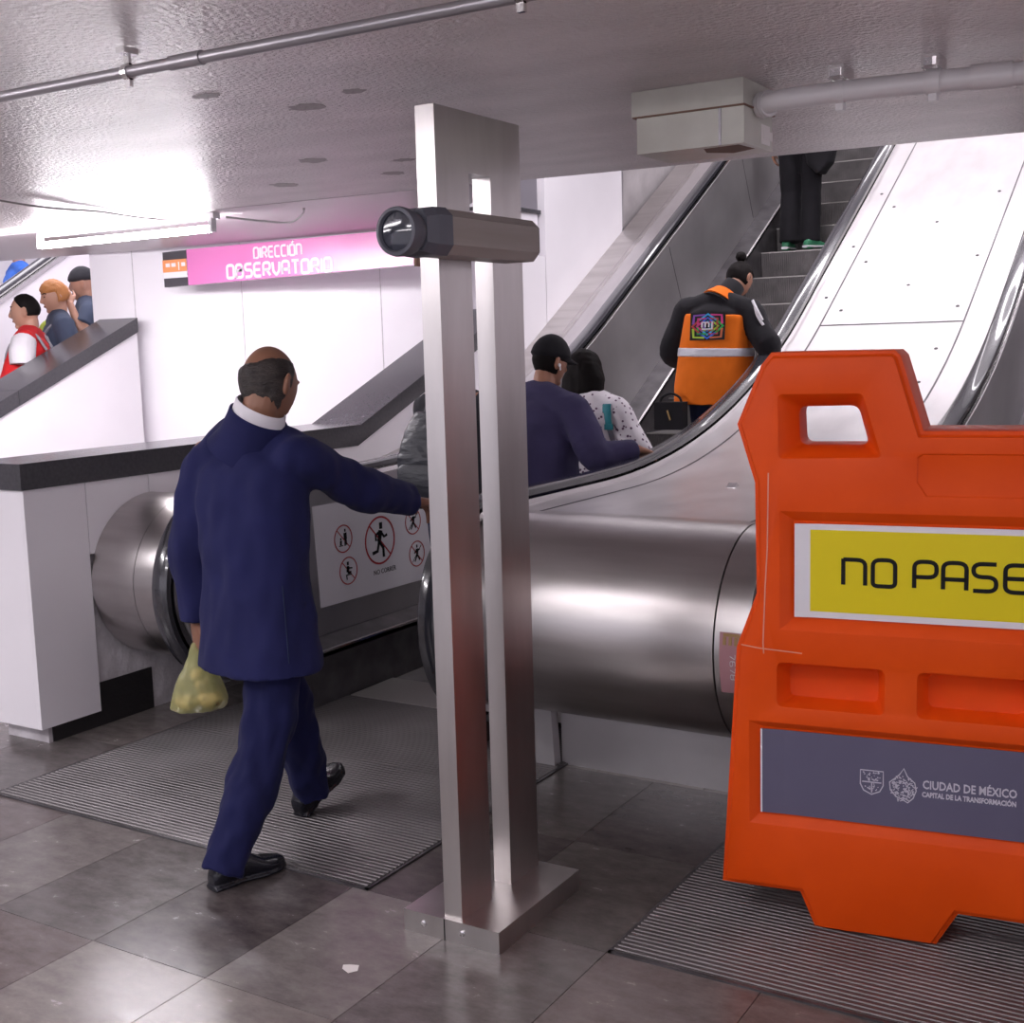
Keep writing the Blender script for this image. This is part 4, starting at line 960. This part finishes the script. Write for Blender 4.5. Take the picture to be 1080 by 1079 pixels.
J['hands'][1] = dict(d=(.25, .9, -.35), n=(.1, -.25, -1), s=(-1, .2, 0), curl=(.6, .6, .4), thumb=.7)
J['head'] += V((-.01, .05, -.03)); J['look'] = (radians(22), radians(-12), 0)
cap, body = person('person', 'person in a black cap and navy sweatshirt holding the right handrail', J, M['skin_tan'],
    dict(voxel=.006, trousers=dict(m=M['jeans']), shoes=M['leather'], top=dict(m=M['navy'], name='sweatshirt', grow=.03, r=(.088, .082, .052), sleeve=.97, amp=.010, freq=(7, 7, 8),
         spec=[(-.12, .165, .125, 0), (0, .178, .128, 0), (.3, .178, .12, 0), (.6, .178, .12, 0), (.85, .178, .115, -.01), (.98, .15, .09, -.01), (1.08, .07, .06, -.005)])))
Fh = J['F']; hc = J['head']
new('hair', hair_geo(hc, Fh, lambda x, y, z: min(z+.55 if y < 0 else z-.05, .3-z), J['k'], .006, .003), M['hair'], cap, smooth=70)
capb = hair_geo(hc+Fh @ V((0, 0, .012)), Fh, lambda x, y, z: z-.02+.12*y*0, J['k']*1.02, .016, .001); crown = new('cap', capb, M['blackcloth'], cap, smooth=70)
bm = NB(); rs = []
for i in range(13):
    a = pi*i/12; x = cos(a)*.072; y0 = .075*sin(a)+.02
    rs.append([hc+Fh @ V((x, y0, .03)), hc+Fh @ V((x*.9, y0+.075*sin(a)**.5, .012)), hc+Fh @ V((x*.9, y0+.075*sin(a)**.5, .018)), hc+Fh @ V((x, y0, .038))])
rings(bm, rs); new('peak', bm, M['blackcloth'], crown, smooth=60)
bm = NB(); ball(bm, hc+Fh @ V((.088, -.006, -.018)), (.008, .008, .010), None, 10); tube(bm, [hc+Fh @ V((.088, -.002, -.02)), hc+Fh @ V((.086, .006, -.042))], .004, 8); new('earbud', bm, M['white'], cap)

# ---- person with the dark backpack, mostly behind the steel post
J = stand(-3.42, 5.06, 0.015, 1.74, radians(3), .17, .0)
J['el'] = [V((-3.60, 5.16, 1.10)), V((-3.25, 5.16, 1.10))]; J['wr'] = [V((-3.56, 5.33, .98)), V((-3.30, 5.33, .98))]
J['hands'] = [dict(d=(.2, .9, .3), n=(.9, -.2, 0), s=(0, 0, 1), curl=(.6, .6, .5)), dict(d=(-.2, .9, .3), n=(-.9, -.2, 0), s=(0, 0, 1), curl=(.6, .6, .5))]
bp, body = person('person', 'person with a dark backpack half hidden behind the steel post', J, M['skin_tan'],
    dict(trousers=dict(m=M['jeans']), shoes=M['leather'], top=dict(m=M['darkgrey'], grow=.018, r=(.07, .062, .045))))
new('hair', hair_geo(J['head'], J['F'], lambda x, y, z: min(z+.62 if y < 0 else z-.30, 1), J['k'], .014, .004), M['hair'], bp, smooth=70)
pk = thing('backpack', 'dark quilted backpack worn by the person behind the steel post', 'backpack', (-3.46, 4.86, .9))
bm = NB(); loft(bm, [(V((-3.45, 4.875, .90)), V((.12, 0, 0)), V((0, .05, 0))), (V((-3.45, 4.865, .95)), V((.165, 0, 0)), V((0, .085, 0))), (V((-3.45, 4.87, 1.15)), V((.165, 0, 0)), V((0, .085, 0))), (V((-3.44, 4.885, 1.28)), V((.145, 0, 0)), V((0, .06, 0))), (V((-3.43, 4.90, 1.37)), V((.10, 0, 0)), V((0, .035, 0)))], 28, 3.2)
new('main_bag', blend(bm, .009, 3, .006, (10, 10, 18)), M['pack'], pk, smooth=70)
bm = NB(); loft(bm, [(V((-3.45, 4.785, z)), V((a, 0, 0)), V((0, d, 0))) for z, a, d in ((.95, .10, .012), (.97, .125, .022), (1.1, .125, .022), (1.12, .10, .012))], 20, 3.5); new('front_pocket', bm, M['pack'], pk)
for s in (-1, 1):
    bm = NB(); tube(bm, [(-3.42+s*.09, 4.93, 1.33), (-3.42+s*.11, 5.02, 1.44), (-3.42+s*.12, 5.14, 1.38), (-3.42+s*.13, 5.18, 1.2)], .018, 8, smooth=5, flat=.5); new('strap', bm, M['pack'], pk)

# ---- small woman in a dotted white blouse
J = stand(-3.235, 5.98, stepz(6.0), 1.49, radians(-6), .185, .06)
J['head'] += V((.02, .02, -.01)); J['look'] = (radians(-10), radians(-14), 0)
J['sh'] = [p+V((.05, 0, 0)) for p in J['sh']]; J['el'] = [V((-3.40, 6.06, 1.06)), V((-2.88, 6.04, 1.06))]; J['wr'] = [V((-3.32, 6.24, 1.02)), V((-2.94, 6.22, 1.0))]
J['hands'] = [dict(d=(.3, .9, .2), n=(.9, -.2, 0), s=(0, 0, 1)), dict(d=(-.3, .9, .2), n=(-.9, -.2, 0), s=(0, 0, 1))]
wm, body = person('person', 'person in a dotted white blouse just ahead of the black cap and navy sweatshirt', J, M['skin_tan'],
    dict(trousers=dict(m=M['blackcloth']), shoes=M['leather'], top=dict(m=M['dotted'], name='blouse', grow=.03, r=(.082, .088, .07), sleeve=.9)))
Fh, hc = J['F'], J['head']; k = J['k']
bm = NB(); ball(bm, hc+Fh @ V((-.01, -.012, .010)), (.105, .108, .118), Fh)
loft(bm, [(hc+Fh @ V((0, -.02, .03)), Fh @ V((.09, 0, 0)), Fh @ V((0, .095, 0))), (hc+Fh @ V((0, -.035, -.05)), Fh @ V((.122, 0, 0)), Fh @ V((0, .08, 0))), (hc+Fh @ V((0, -.05, -.13)), Fh @ V((.122, 0, 0)), Fh @ V((0, .06, 0))), (hc+Fh @ V((.008, -.05, -.175)), Fh @ V((.085, 0, 0)), Fh @ V((0, .04, 0)))], 28, 2.3)
new('hair', blend(bm, .008, 3, .006, (20, 20, 4)), M['hair'], wm, smooth=70)
st2 = thing('shoulder_bag_strap', 'teal and grey bag strap over the back of the dotted white blouse', 'strap', (-3.14, 5.84, 1.1))
bl = J['top']; bpy.context.view_layer.update(); inv = bl.matrix_world.inverted(); pts = []
for i in range(16):
    zz = 1.345-.30*i/15; ok, loc, nor, _ = bl.ray_cast(inv @ V((-3.035+.02*i/15, 5.2, zz)), V((0, 1, 0)))
    if ok: pts.append(bl.matrix_world @ loc+nor*.004)
bm = NB(); tube(bm, pts[:7], .026, 10, flat=.25, upv=(0, 1, .5)); new('teal_webbing', bm, M['teal'], st2)
bm = NB(); tube(bm, pts[6:], .021, 10, flat=.25, upv=(0, 1, 0)); new('grey_webbing', bm, M['greystrap'], st2)
p_ = pts[6]; bm = NB(); box(bm, p_.x-.028, p_.x+.028, p_.y-.012, p_.y+.006, p_.z-.015, p_.z+.015); new('buckle', bm, M['teal'], st2, smooth=0, bevel=.004)

# ---- worker in the orange vest
zs = stepz(7.21)
J = stand(-2.93, 7.24, zs, 1.66, radians(-2), .185, .05)
J['head'] = V((-2.84, 7.42, 2.045)); J['look'] = (radians(14), radians(-38), radians(4))
J['sh'] = [V((-3.11, 7.24, 1.86)), V((-2.72, 7.26, 1.835))]
J['hip'] = [V((-3.03, 7.25, 1.44)), V((-2.85, 7.25, 1.44))]
J['el'] = [V((-3.23, 7.25, 1.60)), V((-2.575, 7.20, 1.63))]; J['wr'] = [V((-3.08, 7.42, 1.50)), V((-2.66, 7.46, 1.60))]
J['hands'] = [dict(d=(.4, .9, .2), n=(.9, -.3, 0), s=(0, 0, 1)), dict(d=(-.5, .8, .2), n=(-.9, -.3, 0), s=(0, 0, 1))]
VEST = [(-.42, .222, .155, 0), (-.2, .225, .158, 0), (0, .222, .155, 0), (.3, .212, .147, 0), (.6, .20, .138, 0), (.85, .19, .125, -.005), (1.0, .15, .10, -.01), (1.1, .085, .07, -.005)]
vs, body = person('person', 'person in a black jacket and orange reflective vest on the escalator', J, M['skin_tan'],
    dict(trousers=dict(m=M['jeans']), shoes=M['leather'], top=dict(m=M['blackcloth'], name='jacket', grow=.014, r=(.085, .08, .055), sleeve=.95, amp=.008, spec=VEST)))
ov = over(J, [(-.40, .222, .155, 0), (-.2, .225, .158, 0), (0, .222, .155, 0), (.3, .212, .147, 0), (.6, .20, .138, 0), (.90, .186, .122, -.004), (.95, .178, .116, -.005)], .022, M['orange_cloth'], 'vest', vs, .004)
over(J, [(.32, .2115, .1465, 0), (.45, .207, .1425, 0)], .0275, M['reflect'], 'reflective_band', vs, .001, .006)
Fh, hc = J['F'], J['head']
new('hair', hair_geo(hc, Fh, lambda x, y, z: min(z+.5 if y < 0 else z-.35+0*x, 1), J['k'], .008, .003), M['hair'], vs, smooth=70)
bm = NB(); ball(bm, hc+Fh @ V((0, -.06, .125)), (.036, .036, .034)); new('hair_bun', blend(bm, .006, 1, .004, (30, 30, 30)), M['hair'], vs, smooth=70)
def neck_collar(J, spec):
    c_ = (J['sh'][0]+J['sh'][1])/2+V((0, 0, .03)); F_ = J['F']; nb_ = J['head']+F_ @ V((0, -.022, -.07)); ax_ = (nb_-c_).normalized()
    rs = []; x_ = V((1, 0, 0)); y_ = ax_.cross(x_).normalized(); x_ = y_.cross(ax_)
    for t_, r in spec: rs.append([c_.lerp(nb_, t_)+x_*cos(a)*r+y_*sin(a)*r*.94 for a in [2*pi*i/36 for i in range(36)]])
    b = NB(); rings(b, rs, caps=False, closed=True); return b
new('jacket_collar', neck_collar(J, ((.0, .12), (.6, .075), (1.0, .070), (1.02, .064), (.6, .066), (.0, .08))), M['blackcloth'], vs, smooth=60)
new('vest_collar', neck_collar(J, ((.1, .125), (.42, .098), (.50, .092), (.48, .084), (.1, .10))), M['orange_cloth'], vs, smooth=60)
# emblem patch on the back of the vest
pc = V((-2.905, 7.077, 1.757)); yb = 7.058
def PV(u, v, d): return V((pc.x-.112+u*.225, yb-.002-d+.02*(v-.5), pc.z-.085+v*.165))
bm = NB(); ribbon(bm, [(0, .5), (1, .5)], 1.0, PV, .003); pa = new('emblem_patch', bm, M['black'], vs, smooth=0); pa['label'] = 'square multicoloured metro emblem'
cols = {'blue': (.03, .14, .7), 'sky': (.03, .4, .8), 'green': (.02, .38, .06), 'lime': (.4, .6, .03), 'magenta': (.62, .03, .22), 'red': (.5, .03, .04), 'violet': (.22, .06, .4), 'rust': (.55, .12, .04)}
mc = {k_: mat('patch_'+k_, c_, .6) for k_, c_ in cols.items()}
def chev(cu, cv, ang, n, names, sz=.17):
    for i in range(n):
        sz_ = sz; dg_ = 1.28 if abs(abs(cos(ang))-.707) < .01 else 1
        b = NB(); ca, sa = cos(ang), sin(ang); r0 = (.16+.13*i)*dg_
        pts = [(-.05-.03*i-.08, sz*(.7+.35*i)), (.02, 0), (-.05-.03*i-.08, -sz*(.7+.35*i))]
        ribbon(b, [(cu+(r0+x)*ca-y*sa, cv+(r0+x)*sa+y*ca) for x, y in pts], .07, lambda u, v, d: PV(u, v, d+.003), .001); new('emblem_chevron', b, mc[names[i % len(names)]], pa, smooth=0)
for a_, names in ((pi/2, ('sky', 'blue', 'sky')), (0, ('green', 'lime', 'green')), (-pi/2, ('blue', 'sky', 'blue')), (pi, ('red', 'magenta', 'red')), (pi/4, ('magenta', 'red', 'magenta')), (3*pi/4, ('violet', 'magenta', 'violet')), (-pi/4, ('rust', 'red', 'rust')), (-3*pi/4, ('lime', 'green', 'lime'))):
    chev(.5, .5, a_, 3, names)
bm = NB(); PV2 = lambda u, v, d: PV(u, v, d+.0045)
for pl in ([(.34, .46), (.34, .64)], [(.34, .64), (.54, .64), (.54, .46)], [(.44, .64), (.44, .46)], [(.63, .66), (.63, .40)], [(.34, .40), (.65, .40)]): ribbon(bm, fillet(pl, .06), .04, PV2, .001)
new('emblem_lettering', bm, M['white'], pa, smooth=0)
# white sleeve stripes
for dz in (0, .03):
    bm = NB(); tube(bm, [(-2.665+dz*.5, 7.175, 1.90-dz), (-2.63, 7.16, 1.84-dz), (-2.60+dz*.2, 7.165, 1.78-dz)], .009, 8, smooth=4); new('sleeve_stripe', bm, M['white'], vs)
hb = thing('handbag', 'black handbag hanging at the left side of the orange vest', 'bag', (-3.12, 7.12, 1.13))
bm = NB(); box(bm, -3.24, -3.05, 7.0, 7.08, 1.13, 1.30); new('bag_body', bm, M['blackcloth'], hb, bevel=.02, segs=3)
bm = NB(); tube(bm, [(-3.22, 7.04, 1.29), (-3.20, 7.04, 1.33), (-3.145, 7.04, 1.35), (-3.09, 7.04, 1.33), (-3.07, 7.04, 1.29)], .008, 8, smooth=5); new('handle', bm, M['blackcloth'], hb)
bm = NB(); tube(bm, [(-3.15, 6.996, 1.25), (-3.13, 6.996, 1.19)], .006, 8); new('tag', bm, M['gold'], hb)

# ---- person higher up, only legs in view
J = stand(-3.475, 10.50, stepz(10.36), 1.70, radians(-4), .19)
J['heel'] = [V((-3.585, 10.43, stepz(10.36)+.002)), V((-3.40, 10.41, stepz(10.36)+.002))]; J['toe'] = [V((-3.60, 10.68, stepz(10.36)+.002)), V((-3.29, 10.63, stepz(10.36)+.002))]
tpn, body = person('person', 'person in black trousers and green shoes standing highest on the escalator', J, M['skin_tan'],
    dict(voxel=.009, trousers=dict(m=M['blackcloth'], r=(.108, .084, .088), to=-.03), shoes=M['green'], top=dict(m=M['blackcloth'], grow=.02)))
new('hair', hair_geo(J['head'], J['F'], lambda x, y, z: min(z+.5 if y < 0 else z-.3, 1), 1, .012, .003), M['hair'], tpn, smooth=70)
for i in (0, 1):
    a, b = J['heel'][i], J['toe'][i]; d = (b-a).normalized(); s = d.cross(V((0, 0, 1)))
    bm = NB(); loft(bm, [(a+d*t_*(b-a).length+V((0, 0, .012)), s*w_, V((0, 0, .011))) for t_, w_ in ((-.02, .03), (.3, .039), (.68, .052), (.9, .044), (1.02, .02))], 16, 3); new('shoe_sole', bm, M['white'], tpn)
tb = NB(); loft(tb, [(V((-3.27, 10.42, z)), V((a_, 0, 0)), V((0, .09, 0))) for z, a_ in ((3.02, .03), (3.10, .11), (3.3, .16), (3.42, .12))], 24, 2.6)
props(new('satchel', blend(tb, .01, 2, .004), M['blackcloth'], smooth=70), 'black satchel hanging beside the black trousers high on the escalator', 'bag')

# ---- people on the left stairs
def face_bits(J, t):
    F, hc, k = J['F'], J['head'], J.get('k', 1)
    for s in (-1, 1):
        bm = NB(); ball(bm, hc+F @ V((s*.031, .0815, .010))*k, (.009, .006, .006), F, 10); new('eye', bm, M['eye'], t)
        bm = NB(); tube(bm, [hc+F @ V((s*.014, .087, .030))*k, hc+F @ V((s*.034, .082, .036))*k, hc+F @ V((s*.050, .070, .032))*k], .0035, 6, smooth=3); new('eyebrow', bm, M['hair'], t)
    bm = NB(); ball(bm, hc+F @ V((0, .086, -.062))*k, (.023, .007, .007), F, 10); new('lips', bm, M['lips'], t)
ystep = lambda y: .15*(int((y-4.56)/.33)+1)
# red jersey
J = stand(-7.52, 5.79, ystep(5.79), 1.515, radians(-128), .20)
J['k'] = 1.05; J['look'] = (radians(-128), radians(-4), 0)
J['el'] = [V((-7.49, 5.53, 1.42)), V((-7.71, 5.99, 1.42))]; J['wr'] = [V((-7.67, 5.43, 1.36)), V((-7.79, 5.79, 1.36))]
J['hands'] = [dict(d=(-.8, -.4, .3), n=(0, .3, 1), s=(0, 1, 0), curl=(.7, .7, .5)), dict(d=(-.7, -.5, .3), n=(0, .3, 1), s=(0, 1, 0), curl=(.7, .7, .5))]
rd, body = person('person', 'person in a red jersey with a grey strap behind the left stair parapet', J, M['skin_light'],
    dict(voxel=.008, trousers=dict(m=M['jeans']), shoes=M['leather'], top=dict(m=M['redcloth'], name='jersey', grow=.02, r=(.08, .075, .06), sleeve=.42)))
new('hair', hair_geo(J['head'], J['F'], lambda x, y, z: min(z+.35 if y < 0 else z-.05-1.1*y, 1), 1, .010, .003), M['hair'], rd, smooth=70); face_bits(J, rd)
c_ = (J['sh'][0]+J['sh'][1])/2; r_ = (J['sh'][1]-J['sh'][0]).normalized(); f_ = V((0, 0, 1)).cross(r_)
for s in (-1, 1):
    bm = NB(); limb(bm, [c_+r_*s*.17+V((0, 0, .01)), c_+r_*s*.235-V((0, 0, .07)), c_+r_*s*.25-V((0, 0, .16))], [.085, .092, .088], 16, 5)
    new('white_sleeve', blend(bm, .009, 2, .004), M['shirt'], rd, smooth=70)
bm = NB(); loft(bm, torso_secs(J, [(.1, .16, .105, .02), (.38, .15, .10, .025), (.44, .12, .09, .03)], .022), 28); new('navy_chest_panel', bm, M['jeans'], rd)
rp = thing('rucksack', 'grey rucksack straps and pack on the back of the red jersey', 'backpack', tuple(c_-f_*.2-V((0, 0, .4))))
bm = NB(); loft(bm, [(c_-f_*.2+V((0, 0, z)), r_*a_, f_*d_) for z, a_, d_ in ((-.42, .10, .04), (-.38, .15, .07), (-.12, .15, .07), (-.04, .1, .04))], 24, 3); new('main_bag', bm, M['darkgrey'], rp)
for s in (-1, 1):
    bm = NB(); tube(bm, [c_-f_*.13+r_*s*.10-V((0, 0, .06)), c_-f_*.05+r_*s*.115+V((0, 0, .055)), c_+f_*.09+r_*s*.12+V((0, 0, .0)), c_+f_*.145+r_*s*.13-V((0, 0, .13)), c_+f_*.13+r_*s*.14-V((0, 0, .26))], .022, 10, smooth=6, flat=.45); new('strap', bm, M['greystrap'], rp)
# orange hair
J = stand(-7.71, 6.20, ystep(6.20), 1.48, radians(-152), .18)
J['look'] = (radians(-158), radians(-10), radians(4)); J['k'] = 1.0
J['hands'] = [None, None]
og, body = person('person', 'person in a dark tee with a lime shoulder strap between red jersey and beanie', J, M['skin_light'],
    dict(voxel=.009, trousers=dict(m=M['jeans']), shoes=M['leather'], top=dict(m=M['tee'], name='tshirt', grow=.02, r=(.08, .08, .06), sleeve=.45)))
new('hair', hair_geo(J['head'], J['F'], lambda x, y, z: min(z+.35 if y < 0.1 else z-.35, 1), 1, .016, .006), M['hair_orange'], og, smooth=70); face_bits(J, og)
c_ = (J['sh'][0]+J['sh'][1])/2; r_ = (J['sh'][1]-J['sh'][0]).normalized(); f_ = V((0, 0, 1)).cross(r_)
bm = NB(); tube(bm, [c_+r_*.11+V((0, 0, .05)), c_+r_*.10+f_*.10, c_+r_*.09+f_*.135-V((0, 0, .16)), c_+r_*.07+f_*.13-V((0, 0, .3))], .02, 8, smooth=5, flat=.4); new('lime_strap', bm, M['lime'], og)
bm = NB(); tube(bm, [c_-r_*.12+V((0, 0, .05)), c_-r_*.08+f_*.11-V((0, 0, .05)), c_+r_*.02+f_*.145-V((0, 0, .22)), c_+r_*.08+f_*.13-V((0, 0, .34))], .035, 8, smooth=5, flat=.4); new('grey_sash', bm, M['greystrap'], og)
cbm = NB(); loft(cbm, [(V((-7.40, 6.10, z)), V((.10, .06, 0))*s_, V((-.04, .08, 0))*s_) for z, s_ in ((1.28, .7), (1.34, 1.3), (1.62, 1.3), (1.68, .9))], 20, 3)
props(new('shopping_bag', cbm, M['cyan'], smooth=40), 'bright blue bag held low behind the left stair coping', 'bag')
# beanie
J = stand(-7.77, 6.52, ystep(6.52), 1.427, radians(-150), .18)
J['look'] = (radians(-128), radians(-6), 0); J['k'] = 1.0
J['sh'][0] = J['sh'][0]; i0 = 0
J['el'][0] = V((-7.62, 6.33, 1.88)); J['wr'][0] = V((-7.70, 6.30, 2.08))
J['hands'] = [dict(d=(-.4, .0, .9), n=(-.8, .3, -.3), s=(.2, .9, 0), curl=(.25, .3, .2)), None]
bn, body = person('person', 'person in a dark beanie with a raised forearm beside the white wall end', J, M['skin_light'],
    dict(voxel=.008, trousers=dict(m=M['jeans']), shoes=M['leather'], top=dict(m=M['tee'], name='tshirt', grow=.02, r=(.08, .08, .06), sleeve=.40)))
new('beanie', hair_geo(J['head']+V((0, 0, .01)), J['F'], lambda x, y, z: z-.12, 1.0, .016, .002), M['darkgrey'], bn, smooth=70); face_bits(J, bn)
# far person beyond the rail
J = stand(-9.75, 7.45, 1.17, 1.62, radians(-160), .19); J['hands'] = [None, None]
fp, body = person('person', 'person in a bright blue jacket beyond the far left sloping rail', J, M['skin_light'],
    dict(voxel=.012, trousers=dict(m=M['jeans']), shoes=M['leather'], top=dict(m=M['bluecloth'], grow=.03)))
new('hair', hair_geo(J['head'], J['F'], lambda x, y, z: min(z+.5 if y < 0 else z-.3, 1), 1, .012, .003), M['hair'], fp, smooth=70)
